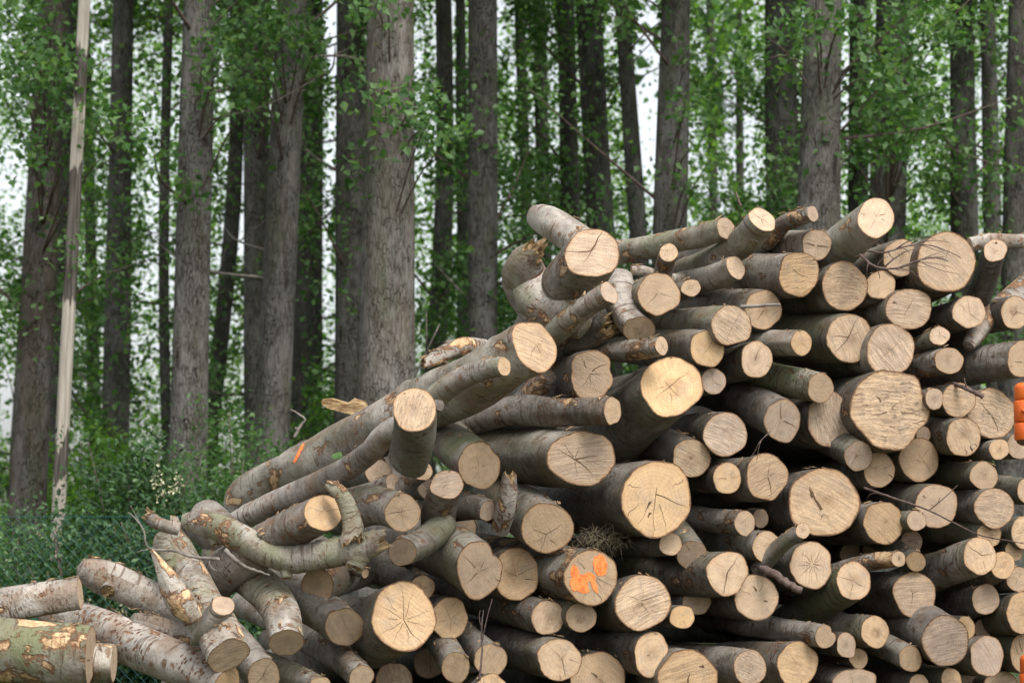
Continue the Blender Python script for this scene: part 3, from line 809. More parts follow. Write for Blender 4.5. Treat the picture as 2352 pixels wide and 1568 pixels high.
L(2340, 1024, 54, 60, 'dim recessed log behind the lower end of the upper orange hinge', dz=-.22, tone=.3, saw=.3)
L(1762, 1095, 97, 110, 'log with a flat lower right side and a wide forked crack', dz=.12, tone=.6, saw=.75, sa=28, sh=[(-48, 26, -.16), (-78, 12, .06), (10, 14, .05)], cracks=[(80, .05, .6, .02), (35, .1, .5, .016), (205, .05, .8, .016), (-62, 0, .9, .035)], lum=.8)
L(1670, 1098, 66, 73, 'small golden log with torn dark bark on its left', dz=.08, tone=.75, saw=.1, sh=[(200, 20, -.06)], patch=.8, lum=.55, cracks=[(178, .1, .9, .02), (15, .2, .9, .016), (60, .3, .8, .012)])
L(1892, 1153, 164, 158, 'very big tan log with fine slanting saw lines and a dark split knot', dz=.08, tone=.6, saw=.65, sa=-28, lum=.55, cracks=[(118, .1, .68, .05), (130, .45, .7, .05), (-30, 0, .3, .012), (250, .05, .3, .014)], pith=(.35, 265), sh=[(150, 30, -.02)])
L(1508, 1144, 163, 171, 'big squarish golden log with fine radial cracks, centre of the heap', phi=180, th=34, dz=.24, tone=.85, saw=.08, lum=.62, green=.25, sh=[(45, 20, .04), (-50, 24, .03), (250, 22, .04), (0, 14, -.02)], pith=(.12, 100),
  cracks=[(-8, 0, .96, .016), (262, 0, .98, .012), (235, .2, .9, .010), (290, .25, .95, .010), (200, .5, .95, .010), (80, .0, .25, .014), (30, .5, .9, .01), (150, .5, .9, .008), (225, .25, .42, .045), (250, .45, .6, .04)])
L(2029, 1200, 89, 100, 'golden log with orange rim, right of the very big log with the split knot', dz=.10, tone=.75, saw=.6, sa=-42, lum=.8, cracks=[(-80, .7, .98, .02), (30, 0, .4, .01)])
L(2151, 1161, 97, 102, 'pale round log with scattered brown flecks, behind a thin long twig', dz=.10, tone=.3, saw=.1, dirt=.2, heart=.3, lum=.45, cracks=[(70, .2, .5, .03), (140, .6, .8, .03), (160, .1, .4, .014)])
L(2105, 1195, 44, 47, 'very small pale log with a dark pith dot under the long twig', phi=176, th=42, dz=.16, tone=.3, green=.9, lum=.7, len_=1.0, cracks=[(0, 0, .1, .05)])
L(2260, 1092, 65, 64, 'dull tan log with dark bark, below the small golden log at right', phi=180, th=42, dz=.08, tone=.45, saw=.1, lum=.5, cracks=[(30, .1, .5, .01)])
L(2284, 1166, 92, 91, 'wide log with ragged saw lines and an orange upper rim near right edge', dz=.12, tone=.35, saw=1.0, sa=-12, dirt=.45, lum=.65, phi=180, th=38, cracks=[])
L(2362, 1128, 50, 62, 'log barely showing its cut at the right photo edge, grey bark', phi=180, th=50, dz=.06, tone=.5, lum=.6, len_=1.0, green=.4)
L(2272, 1228, 55, 56, 'golden log whose bark is bright green on top', phi=178, th=48, dz=.06, tone=.7, saw=.5, green=1.0, lum=.8, patch=0, len_=1.3)
L(2352, 1222, 56, 78, 'tall log at the right photo edge, grainy cut and greenish bark', phi=182, th=40, dz=.05, tone=.6, saw=.9, sa=20, green=.8, lum=.65)
L(2094, 1243, 51, 49, 'dim log with dark level splits, recessed under the very small pale log', dz=-.14, tone=.3, saw=.8, sa=5, cracks=[(175, .1, .9, .03), (-20, .3, .9, .03)])
L(2251, 1276, 74, 88, 'cracked log with a large branch scar on its green-grey bark', phi=202, th=46, dz=.20, tone=.6, saw=.4, sa=-55, green=.7, patch=.45, lent=.6, cracks=[(140, 0, .98, .022), (2, 0, .98, .022), (-75, .3, .9, .012), (210, .2, .7, .008)], len_=1.6)
L(2303, 1297, 54, 64, 'golden streaked log right of the cracked log with the branch scar', phi=205, th=42, dz=.10, tone=.85, saw=.6, sa=40, lum=.75, heart=.3)
L(2330, 1263, 42, 47, 'small splintery log above the golden streaked log', dz=.0, tone=.65, saw=.8, sa=-10, lum=.7, cracks=[(-20, .2, .9, .02)])
L(2340, 1330, 54, 58, 'small dark-barked log cut by the right photo edge', phi=182, th=40, dz=.04, tone=.5, lum=.6)
L(2104, 1289, 45, 45, 'round golden log right of a smaller hollow branch end', phi=165, th=40, dz=.08, tone=.8, saw=.1, green=.8, lum=.6, cracks=[], len_=1.3, bend=(0, .08))
L(2064, 1283, 32, 37, 'small bright branch end with a hollow spotted pith', phi=195, th=62, dz=.22, len_=.5, tone=.45, heart=1.0, patch=.9, lum=.75, saw=.0, cracks=[(100, .1, .4, .08), (270, .1, .3, .07)])
L(1961, 1333, 78, 89, 'tilted oval log with a brown stain low on its face and mossy bark', phi=215, th=36, dz=.16, tone=.5, saw=.1, heart=.5, green=1.0, lum=.6, cracks=[(-35, 0, .8, .02), (170, .1, .9, .016), (255, .2, .9, .02), (120, .2, .6, .014)])
L(2101, 1365, 97, 106, 'brown round log with a three-armed crack at its pith', dz=.02, tone=.35, saw=.75, sa=2, lum=.5, green=.1, phi=175, th=36, cracks=[(120, 0, .3, .02), (40, 0, .35, .016), (265, 0, .6, .016)])
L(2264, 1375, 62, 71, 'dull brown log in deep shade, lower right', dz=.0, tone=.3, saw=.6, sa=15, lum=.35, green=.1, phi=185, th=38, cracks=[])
L(2352, 1407, 78, 99, 'big log cut by the right photo edge, greenish bark at its left', dz=.10, tone=.75, saw=.15, green=.9, lum=.6, phi=182, th=38)
L(2172, 1471, 105, 119, 'large pinkish log with fine level saw lines, lower right', phi=160, th=36, dz=.20, tone=.05, saw=.8, sa=12, lum=.75, green=.0, patch=.1, sh=[(-85, 20, -.04)], cracks=[(60, 0, .4, .008), (270, 0, .3, .008)])
L(2218, 1441, 42, 55, 'orange-brown log peeking out behind the large pinkish log', dz=-.02, tone=.9, saw=.05, heart=.3, cracks=[])
L(2258, 1444, 40, 45, 'dim small log behind the weathered greyish log', dz=-.22, tone=.2, cracks=[])
L(2267, 1505, 74, 95, 'weathered greyish log with a pointed lower tip, near the lower orange hinge', dz=.08, tone=.0, saw=.4, sa=-60, sh=[(-72, 16, .10)], patch=.6, lum=.8, cracks=[])
L(2185, 1560, 47, 52, 'small golden log at the bottom photo edge, far right', dz=.06, tone=.7, saw=.2, lum=.7)
L(2010, 1450, 62, 76, 'log with a dark oval pith and rough torn bark on top', phi=176, th=44, dz=.14, tone=.7, saw=.5, sa=-35, heart=.8, green=.9, lum=.75, patch=.6, len_=1.6, cracks=[])
L(1896, 1461, 47, 54, 'small log with a bite broken out of its right rim', phi=170, th=50, dz=.20, tone=.55, saw=.05, patch=.5, lum=.75, sh=[(38, 16, -.3)], green=.0, len_=1.3, cracks=[(240, .1, .6, .014)])
L(1944, 1481, 44, 57, 'slim leaning leaf-shaped log beside the bitten log', dz=.10, tone=.2, saw=.1, sh=[(-60, 20, .12), (120, 20, .1)], lum=.6, cracks=[])
L(1972, 1511, 42, 48, 'small golden log under the slim leaf-shaped log', dz=.02, tone=.7, lum=.55, saw=.1)
L(2091, 1512, 51, 62, 'log with torn bark and a pinched left rim, left of the large pinkish log', phi=152, th=46, dz=.12, tone=.6, saw=.4, sa=60, patch=.55, green=.5, len_=1.2, sh=[(185, 14, -.08)])
L(1832, 1524, 93, 103, 'golden log with long grey bark above it, bottom of the heap', phi=178, th=46, dz=.14, tone=.8, saw=.5, sa=-15, patch=.45, lum=.75, green=.2, cracks=[(135, 0, .9, .01), (-35, .1, .5, .01), (-75, .7, .98, .02)])
L(1723, 1532, 74, 82, 'mouldy speckled log overlapping the golden log with long grey bark', phi=176, th=38, dz=.24, tone=.25, saw=.6, sa=-20, dirt=.8, green=.1, lum=.8, cracks=[])
L(1962, 1568, 96, 66, 'leaf-shaped log cut by the bottom photo edge', dz=.05, tone=.3, saw=.1, sh=[(25, 18, .18)], lum=.7, cracks=[(100, 0, .8, .01)])
L(2111, 1572, 44, 50, 'small log at the bottom photo edge below the pinched log', dz=.05, tone=.6, saw=.5, patch=.7, lum=.7)
L(1863, 1297, 97, 108, 'round log with many short cracks, above the tilted oval log', dz=.10, tone=.4, saw=.4, sa=80, lum=.5, cracks=[(a, .1 if a % 50 else 0, .45 + .4 * ((a * 7) % 10) / 10, .014) for a in range(0, 360, 32)])
L(1761, 1255, 66, 72, 'pale log with splintered bark at its left, beside the thin cut branch', dz=.12, tone=.5, saw=.5, sa=-25, green=.5, patch=.6, lum=.8, phi=178, th=38, cracks=[])
L(1711, 1201, 46, 60, 'log with a peeled ring round its bark, cut face nicked at the bottom', phi=170, th=44, dz=.14, tone=.4, saw=.05, patch=.55, green=.0, lum=.6, sh=[(-60, 14, -.12)], len_=1.4)
L(1747, 1190, 37, 44, 'dim small log behind the log with the peeled ring', dz=-.18, tone=.3, cracks=[])
L(1844, 1218, 33, 35, 'thin cut branch in front of the lower left of the very big log', phi=222, th=62, dz=.30, len_=.36, tone=.45, saw=.3, green=1.0, lum=.7, patch=.3)
L(1737, 1371, 102, 105, 'round tan log with two dark knots near its top', dz=.06, tone=.4, saw=.1, lum=.5, green=.9, cracks=[(100, .3, .55, .05), (-20, .35, .55, .045), (70, .3, .9, .012), (150, .3, .9, .01)])
_c = L(1672, 1317, 100, 100, 'teardrop-shaped log split by one wide diagonal crack', phi=178, th=48, dz=.16, tone=.45, saw=.15, sh=[(-105, 20, .05), (45, 22, .08), (-35, 28, -.2), (215, 24, -.05)], green=1.0, patch=.35, lum=.6, len_=1.3, cracks=[(62, 0, .95, .03), (250, 0, .95, .04), (35, .1, .4, .012)])
L(1590, 1275, 68, 68, 'plain tan log beside the small bright log, under the squarish golden log', phi=130, th=30, dz=.04, tone=.35, saw=.3, patch=.6, lum=.6, cracks=[(110, .4, .95, .03), (235, .5, .95, .02)])
L(1540, 1249, 54, 51, 'small bright log with splintery grain below the squarish golden log', phi=184, th=40, dz=.12, tone=.5, saw=.6, sa=15, green=.7, lum=.5, cracks=[])
L(1476, 1383, 127, 127, 'large round log with curved saw lines across its face, lower middle', dz=.18, tone=.45, saw=1.0, sa=22, green=.9, lum=.7, patch=.05, cracks=[(145, .05, .6, .010), (20, .05, .97, .012), (-60, .1, .6, .012), (240, .1, .4, .008)])
L(1567, 1416, 57, 54, 'small orange-gold log right of the large round log with curved saw lines', dz=.12, tone=1.0, saw=.1, lum=.6, cracks=[(-60, .3, .98, .016), (30, .1, .4, .01)])
L(1600, 1382, 68, 57, 'dim log behind the small orange-gold log', dz=-.16, tone=.25, saw=.2, cracks=[(-90, .1, .8, .012)])
_o = L(1358, 1325, 122, 127, 'log sprayed with two fluorescent orange marks on its cut face', dz=.20, tone=.55, saw=.1, patch=.9, lum=.7, green=.3, phi=172, th=36, heart=0,
       cracks=[(85, 0, .6, .012), (180, .3, .98, .012), (130, .4, .95, .012), (250, .4, .98, .012), (290, .5, .95, .012), (-15, .2, .98, .01), (-40, .2, .6, .01)])
L(1257, 1212, 123, 113, 'round log with a raised rim strip down its right side', phi=150, th=22, dz=.18, len_=.9, tone=.6, saw=.3, sa=-60, lum=.85, patch=.1, green=.6, heart=.1, pith=(.25, 260), cracks=[(15, 0, .6, .016), (172, 0, .6, .016), (255, 0, .98, .012), (230, .2, .7, .01), (-62, .35, .8, .014)])
L(1335, 1416, 70, 70, 'pale log with a curved smile-like crack, under the orange-marked log', phi=165, th=40, dz=.10, tone=.45, saw=.3, sa=60, green=.7, lum=.65, cracks=[(265, .3, .5, .03), (235, .3, .45, .025), (-40, .1, .45, .02)])
# smaller and lower
L(1285, 1514, 100, 97, 'round log with an off-centre knot swirl, bottom middle', phi=168, th=34, dz=.14, tone=.5, saw=.1, heart=.3, lum=.55, patch=.25, cracks=[(40, 0, .5, .014), (-55, 0, .9, .022), (0, .4, .98, .014), (130, .1, .5, .012), (-95, .7, .98, .02)])
L(1496, 1501, 78, 102, 'tall log with an orange upper rim, narrowing to its lower tip', phi=172, th=38, dz=.14, tone=.6, saw=.15, sh=[(-105, 22, .06), (-50, 24, -.08), (60, 20, .03)], lum=.6, green=.1, cracks=[(190, .1, .3, .03)])
L(1581, 1562, 139, 139, 'big golden log at the bottom edge, small pale wedge chip at its heart', dz=.18, tone=.8, saw=.75, sa=18, lum=.7, heart=.2, cracks=[(85, .0, .25, .03), (265, 0, .15, .04), (50, .6, .75, .05)])
L(1374, 1556, 125, 120, 'big brown log in shade at the bottom edge, left of the tall log', dz=-.04, tone=.65, saw=.3, heart=.5, lum=.6, cracks=[(150, .1, .4, .05), (-40, 0, .5, .012)])
L(1127, 1515, 77, 74, 'log behind a thin upright twig at the bottom', phi=140, th=30, dz=.06, tone=.55, saw=.4, sa=60, lum=.6, green=.3, cracks=[(120, .2, .8, .012), (60, .1, .6, .012), (-70, .4, .9, .012)])
L(1185, 1317, 105, 124, 'brown log with long crossing cracks, behind the notched pale log', dz=-.02, tone=.75, saw=.4, sa=20, lum=.75, green=.2, cracks=[(160, 0, .6, .014), (110, 0, .6, .012), (20, .1, .95, .016), (-30, .4, .95, .02), (250, .1, .4, .01)])
_k = L(1100, 1308, 107, 127, 'pale log with a notch cut in its upper right rim', phi=160, th=40, dz=.22, tone=.3, saw=.1, dirt=.3, sh=[(48, 13, -.17), (20, 18, .06), (75, 12, .04), (215, 20, -.06), (-95, 20, .05)], len_=1.1, lum=.8, green=.5, heart=.2,
       cracks=[(60, .1, .6, .014), (20, .05, .6, .012), (225, .1, .8, .025), (140, .2, .8, .014), (-20, .7, .98, .02)], bend=(0, .05))
L(924, 1267, 65, 65, 'small round pale log joined to the left of the notched pale log', phi=35, th=50, dz=.24, len_=.32, tone=.25, saw=.0, lum=.8, green=.6, heart=.3, cracks=[(60, .3, .6, .012)])
L(928, 1415, 147, 158, 'biggest pale golden log on the left, long thin cracks spreading from its pith', phi=205, th=24, dz=.20, tone=.8, saw=.35, sa=-35, green=.4, patch=.4, lum=.75, sh=[(40, 22, -.04), (110, 30, .03)], pith=(.12, 270),
  cracks=[(100, 0, .9, .013), (60, .1, .8, .010), (20, .1, .9, .008), (-20, .1, .8, .009), (-62, 0, .95, .018), (-75, .3, .7, .01), (-110, .1, .9, .009), (215, .1, .9, .009), (175, .2, .5, .012), (155, .1, .9, .009), (130, .3, .8, .008)])
L(1033, 1419, 82, 99, 'round golden log tucked right behind the biggest pale golden log', dz=.02, tone=.75, saw=.3, sa=40, lum=.6, cracks=[(110, 0, .7, .012), (50, .1, .8, .010), (-80, .1, .6, .012), (190, .2, .7, .01), (-40, .2, .8, .008)])
L(971, 1348, 57, 54, 'half-hidden brown log above the biggest pale golden log', phi=158, th=50, dz=.02, tone=.6, saw=.4, lum=.45, len_=1.1)
L(792, 1439, 92, 85, 'grey-barked log with a blurred dark stain low on its face', phi=143, th=50, dz=.16, tone=.45, saw=.35, sa=-65, lum=.9, green=.05, len_=1.2, heart=.2, patch=.15, taper=.95, cracks=[(100, .1, .9, .008), (-60, .6, .95, .014)])
L(729, 1345, 73, 82, 'smooth brown log with a torn rim, below the mossy bent branch', phi=20, th=28, dz=.14, tone=.6, saw=.0, heart=.3, lum=.7, patch=.5, cracks=[(50, .1, .5, .012), (-35, .6, .9, .014)])
PL('pale bending log with peeling rings, its round cut facing front on the left', [(658, 1475, 0, 41), (649, 1418, .13, 42), (620, 1370, .32, 43), (575, 1330, .55, 43), (532, 1298, .8, 40), (500, 1280, 1.0, 38)], dz=.40, tone=.4, saw=.25, green=.5, patch=.5, lent=.8, lum=1.12,
   cracks=[(80, .3, .8, .008), (20, .1, .6, .01), (-60, .4, .95, .01), (-120, .5, .95, .01)], heart=.3)
PL('tiny cut stub sticking out to the right under the mossy bent branch', [(839, 1316, 0, 11), (815, 1310, .06, 12), (780, 1304, .2, 12)], dz=.12, tone=.6, patch=.8, lum=.7)
L(1047, 1532, 65, 71, 'small oval log leaning under the round golden log', phi=118, th=34, dz=.12, tone=.55, saw=.1, heart=.25, lum=.65, patch=.35, green=.2, cracks=[(100, .2, .9, .008)])
PL('long log with a dark knot hole sloping down to the bottom edge', [(830, 1556, 0, 31), (785, 1510, .25, 33), (720, 1470, .55, 34), (640, 1424, .9, 35), (560, 1385, 1.2, 34)], dz=.16, tone=.4, lum=.85, green=.15, patch=.3, saw=.4, lent=.6)
_f = PL('forked log with peeling bark rising up left from its striped cut face', [(524, 1504, 0, 49), (496, 1448, .12, 50), (467, 1400, .26, 47), (447, 1335, .42, 38), (424, 1275, .58, 30), (400, 1225, .70, 23), (392, 1203, .75, 20)], dz=.62, tone=.35, saw=1.0, sa=12, green=.55, patch=.6, lent=.5, lum=1.08, end='broken',
   cracks=[(70, .05, .6, .008), (-35, .05, .8, .008)])
PL('splintered pale limb jutting up from the forked log', [(446, 1424, 0, 30), (420, 1385, -.02, 34), (392, 1335, -.04, 26), (370, 1297, -.04, 13), (349, 1264, -.03, 4)], dz=.62, start='round', end='broken', patch=1.0, green=.2, lent=.3, lum=1.1, lumps=.06)
L(513, 1390, 52, 44, 'pale freshly cut knob on the right of the forked log', phi=235, th=55, dz=.56, len_=.16, tone=.25, saw=.0, lum=.95, sh=[(130, 20, .1)], cracks=[(60, .1, .6, .02)])
L(606, 1552, 74, 82, 'log with loose bark curling off its rim, below the bending log', phi=135, th=40, dz=.36, tone=.35, saw=.5, sa=-15, len_=.9, lum=1.0, green=.0)
L(925, 1177, 85, 86, 'round log with a star of cracks and a torn pale strip at its left', phi=176, th=40, dz=.26, tone=.45, saw=.3, sa=-40, green=.7, len_=.42, patch=.45, cracks=[(178, .05, .98, .022), (85, 0, .7, .010), (45, 0, .8, .012), (20, 0, .9, .012), (-80, 0, .8, .012), (-45, .1, .7, .01), (225, .1, .7, .01), (130, .1, .6, .01)], lum=1.0)
L(743, 1177, 88, 85, 'amber log with a nicked lower rim, bark scuffed along its lower side', phi=214, th=52, dz=.42, tone=.85, saw=.1, heart=.25, len_=1.0, patch=.35, lent=.9, lum=1.05, green=.0, sh=[(245, 12, -.06)], cracks=[(100, .1, .9, .008), (15, .05, .9, .014), (170, .1, .9, .012), (-60, .3, .9, .01)])
_g = L(952, 940, 104, 100, 'weathered stump-like log standing steeply on the longest log, grey-streaked cut', phi=263, th=50, dz=1.0, len_=.33, tone=.5, saw=.8, sa=75, dirt=.75, lum=.55, green=.45, taper=.85, cracks=[(5, .3, .98, .012)], lumps=.03)
L(972, 1082, 44, 42, 'small slanting branch end, obliquely cut, over the star-cracked log', phi=228, th=60, dz=.12, len_=.26, tone=.55, saw=.8, sa=-15, patch=1.0, lum=.7, green=.0)
L(1027, 1112, 78, 66, 'short pale log standing below the round mossy-topped log', phi=262, th=40, dz=.26, len_=.4, tone=.15, saw=.8, sa=12, lum=.55)
L(1101, 1069, 96, 110, 'smooth round tan log with mossy bark on top, left of the pointed grey log', phi=135, th=20, dz=.16, len_=.9, tone=.55, saw=.05, green=.95, lum=.9, cracks=[(100, .1, .5, .01), (180, .1, .4, .012), (250, .1, .7, .01), (20, .1, .5, .01)])
L(1335, 1052, 157, 127, 'broad log with a blunt point at its right and one long level crack', phi=172, th=42, dz=.20, len_=1.0, tone=.3, saw=.7, sa=8, lum=.9, green=.3, patch=.05, sh=[(30, 18, .05), (130, 22, -.02), (-20, 24, .02), (215, 22, -.05), (65, 16, -.03)], pith=(.2, 190),
  cracks=[(12, 0, .6, .026), (-35, 0, .7, .024), (80, .05, .5, .012), (155, 0, .8, .016), (130, .1, .8, .012), (265, .1, .6, .01), (-10, .3, .9, .01)])
PL('long dark log lying under the longest log, torn bark patches along it', [(1407, 943, 0, 33), (1350, 945, .10, 34), (1280, 946, .24, 34), (1200, 941, .40, 34), (1130, 955, .56, 32), (1040, 985, .80, 30)], dz=.36, tone=.6, saw=.6, sa=-20, green=.05, patch=.62, lent=.6, lum=.72, cracks=[])
PL('dark bent log with a slanted pale oval cut, below the short pale log', [(1120, 1173, 0, 24), (1090, 1162, .08, 29), (1050, 1165, .2, 31), (1000, 1180, .4, 28), (950, 1180, .6, 28)], dz=.16, tone=.1, saw=.1, lum=.55, green=.1)
PL('stubby branch snapped off in pale splinters beside the mossy-topped log', [(1170, 1096, 0, 18), (1166, 1135, .02, 23), (1160, 1175, .06, 24), (1150, 1215, .14, 22)], dz=.26, start='broken', lum=.65, green=.1, patch=.5)
PL('pale twisted branch standing between the amber log and the star-cracked log', [(757, 1113, 0, 13), (785, 1135, .0, 19), (800, 1168, .0, 22), (812, 1205, -.02, 24), (808, 1240, -.04, 26)], dz=.46, start='broken', end='broken', green=.5, patch=.65, lent=.3, lum=1.08, lumps=.05)
_d = PL('mossy bent branch sagging from left to right, torn pale at its right end', [(878, 1240, 0, 26), (835, 1256, 0, 32), (767, 1270, .02, 33), (668, 1283, .05, 31), (597, 1257, .1, 32), (530, 1222, .16, 33), (470, 1200, .22, 31), (424, 1196, .26, 24)], dz=.50, start='broken', end='round', green=.85, patch=.45, lent=.5, lum=.95, lumps=.04)
stub(_d, .86, 285, 17, .03, 'broken'); stub(_d, .47, 275, 13, .03, 'broken'); stub(_d, .10, 250, 22, .03, 'broken')
_h = PL('grey log lying alone at the left with a hollow knot on its side', [(184, 1306, 0, 34), (240, 1326, .04, 41), (310, 1356, .08, 41), (380, 1388, .14, 41), (460, 1430, .22, 40)], dz=-.1, start='round', green=.05, patch=.45, lent=.6, lum=1.1)
stub(_h, .32, 250, 17, .015, 'broken', fwd=1.6)
_l = PL('pale log entering from the left edge, long peeled patch along its side', [(184, 1362, 0, 36), (120, 1370, .0, 38), (50, 1380, .0, 39), (-40, 1395, .03, 40), (-150, 1415, .06, 40)], dz=.35, tone=.4, green=.05, patch=.75, lent=.5, lum=1.1)
PL('thick greenish log in the lower left corner with a big peeled patch', [(208, 1502, 0, 66), (140, 1500, .0, 70), (60, 1494, .0, 71), (-60, 1486, .02, 72), (-200, 1480, .05, 73)], dz=.80, tone=.4, green=.95, patch=.85, lent=.2, lum=.95)
PL('pale log end showing behind the thick greenish corner log', [(262, 1522, 0, 44), (200, 1520, 0, 45), (120, 1518, .0, 46), (0, 1514, .02, 46)], dz=.68, tone=.4, green=.3, patch=.6, lent=.3, lum=1.08)
PL('long pale log dotted with brown pores, slanting to the lower left corner', [(520, 1574, 0, 46), (430, 1534, .12, 49), (330, 1488, .26, 51), (240, 1450, .4, 48), (170, 1425, .5, 46), (110, 1416, .6, 40)], dz=.50, tone=.85, green=.0, patch=.42, lent=1.0, lum=1.14, end='round')
PL('rounded grey log end poking up in front of the fence', [(250, 1430, 0, 33), (270, 1442, .15, 36), (310, 1460, .4, 36)], dz=-.1, start='round', green=.2, patch=.4, lum=1.0)
PL('short purplish-grey log lying behind the forked log', [(302, 1426, 0, 28), (345, 1440, .03, 31), (400, 1460, .08, 32), (470, 1484, .16, 32)], dz=.05, start='round', green=.0, patch=.3, lent=.2, lum=.85)
PL('greenish short log upright behind the top of the forked log', [(372, 1226, 0, 16), (372, 1255, .03, 22), (385, 1300, .06, 24)], dz=.1, start='round', green=.9, patch=.2, lum=1.0)
PL('small broken branch lying left of the top of the forked log', [(337, 1184, 0, 12), (350, 1194, 0, 15), (375, 1206, 0, 15), (410, 1214, .02, 15)], dz=.55, start='broken', green=.0, patch=.4, lum=1.0)
PL('slim crooked log running below and alongside the longest log', [(1010, 930, -.62, 18), (935, 968, -.38, 24), (885, 997, -.25, 27), (845, 1040, -.05, 27), (780, 1085, .2, 28), (690, 1130, .5, 28), (600, 1170, .75, 27), (500, 1218, 1.0, 22)], dz=.20, green=.05, patch=.45, lent=.6, lum=.95, start='round', lumps=.04)
PL('shaggy piece with a split pale end, behind the top of the longest log', [(975, 836, 0, 14), (1010, 818, .05, 20), (1060, 795, .1, 21), (1110, 800, .2, 22)], dz=-.1, start='broken', green=.1, patch=.9, lent=.8, lum=1.05)
PL('small pale log seen through the gap below the wavy greenish log', [(1450, 622, 0, 12), (1485, 622, .02, 12), (1520, 640, .1, 14), (1570, 640, .2, 14)], dz=-.3, lum=1.1, patch=.3)
PL('dark root-like lump under the burly bent log', [(1400, 745, 0, 26), (1370, 760, .05, 30), (1320, 775, .12, 28), (1250, 790, .3, 26)], dz=.05, start='broken', lum=.6, patch=.8, lumps=.08)
PL('pale shaggy log end standing in the gap left of the heart-shaped log', [(1262, 862, 0, 24), (1235, 890, .1, 26), (1190, 930, .3, 26)], dz=-.05, start='round', patch=.9, green=.0, lum=1.0)
PL('mottled log low at the bottom, left of the one with the knot hole', [(735, 1578, 0, 27), (690, 1560, .2, 29), (620, 1530, .45, 30), (560, 1508, .7, 29)], dz=.22, green=.6, lent=.9, lum=.9, patch=.2)
PL('small weathered piece between the amber log and the slim crooked log', [(600, 1240, 0, 18), (620, 1222, .05, 20), (660, 1206, .15, 20)], dz=.25, start='round', lum=.85, patch=.7)
L(1128, 1584, 78, 72, 'greenish-barked log just showing at the bottom edge behind the thin upright twig', dz=.10, tone=.8, green=.9, lum=.6)
L(2352, 1500, 60, 96, 'dark greenish log cut by the right photo edge behind the lower orange hinge', dz=.0, green=.9, lum=.5, phi=182, th=40)
L(1258, 1417, 76, 78, 'oval log with orange-peeled bark above its left side, left of the smile-cracked log', phi=163, th=42, dz=.08, tone=.45, saw=.4, sa=70, green=.6, patch=.5, lum=.6, sh=[(240, 20, .04)]) 


PL('dim log half hidden under the slim crooked log, above the pale twisted branch', [(905, 1112, 0, 25), (862, 1128, .1, 26), (800, 1146, .3, 24)], dz=.02, lum=.6, green=.1, patch=.6)
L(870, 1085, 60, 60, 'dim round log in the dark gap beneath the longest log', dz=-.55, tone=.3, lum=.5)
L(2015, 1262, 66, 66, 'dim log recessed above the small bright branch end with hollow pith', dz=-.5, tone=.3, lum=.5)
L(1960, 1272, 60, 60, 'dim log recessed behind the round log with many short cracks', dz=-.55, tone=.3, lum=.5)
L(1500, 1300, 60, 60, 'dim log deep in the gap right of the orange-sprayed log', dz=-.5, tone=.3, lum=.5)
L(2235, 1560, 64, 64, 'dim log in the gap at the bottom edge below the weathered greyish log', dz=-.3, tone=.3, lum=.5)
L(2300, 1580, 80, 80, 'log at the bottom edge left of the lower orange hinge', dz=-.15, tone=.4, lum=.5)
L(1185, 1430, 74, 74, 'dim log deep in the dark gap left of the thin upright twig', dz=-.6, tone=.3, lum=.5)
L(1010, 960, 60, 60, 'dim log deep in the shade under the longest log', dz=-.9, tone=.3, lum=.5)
for q_, x_ in enumerate((640, 780, 900, 1010, 1215, 1330, 1460, 1680, 1790, 1900, 2030, 2150, 2260, 2380)):
    L(x_, 1655 + (q_ % 3) * 9, 118, 118, 'log of the lowest row just under the bottom photo edge', dz=-.05, lum=.6, group='lowest row of logs', cracks=[])

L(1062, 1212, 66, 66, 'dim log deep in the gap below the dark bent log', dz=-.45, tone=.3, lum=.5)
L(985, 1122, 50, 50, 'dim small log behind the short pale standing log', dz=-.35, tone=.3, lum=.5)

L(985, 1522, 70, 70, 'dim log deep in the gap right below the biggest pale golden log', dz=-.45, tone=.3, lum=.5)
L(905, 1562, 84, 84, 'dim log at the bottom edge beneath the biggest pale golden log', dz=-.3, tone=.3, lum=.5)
# ------------------------------------------------------------------ paint marks on logs
def paint(info, blobs, mat, label):
    """flat sprayed marks a hair above the cut: each blob is (u, v, ru, rv, turn) in shares of the face radius"""
    V, F = [], []
    r = random.Random(5)
    o = info['out']
    for (u, v, ru, rv, tn) in blobs:
        b = len(V)
        n = 22
        c, s_ = math.cos(R_(tn)), math.sin(R_(tn))
        pts = [(u, v)]
        for k in range(n):
            t = 2 * math.pi * k / n
            f = 1 + r.uniform(-.10, .10)
            x, y = ru * math.cos(t) * f, rv * math.sin(t) * f
            pts.append((u + x * c - y * s_, v + x * s_ + y * c))
        for (x, y) in pts:
            rho, a = math.hypot(x, y), math.degrees(math.atan2(y, x))
            V.append(info['fp'](rho, a) + np.array(o) * (0.0018 + 0.00015 * len(F) / 22))
        for k in range(n): F.append((b, b + 1 + k, b + 1 + (k + 1) % n))
    me = mesh_py('paint_mark', V, F, smooth=False)
    return link('paint_mark', me, mat, info['o'])
paint(_o, [(-.42, -.14, .32, .24, 0), (-.60, .18, .15, .30, 12), (-.32, -.42, .26, .16, -8), (-.05, .02, .24, .14, -25), (.10, -.28, .09, .30, 22), (-.62, -.25, .16, .26, 0)], M['paint_o'], None)
paint(_o, [(.32, .42, .25, .40, 8)], M['paint_o'], None)

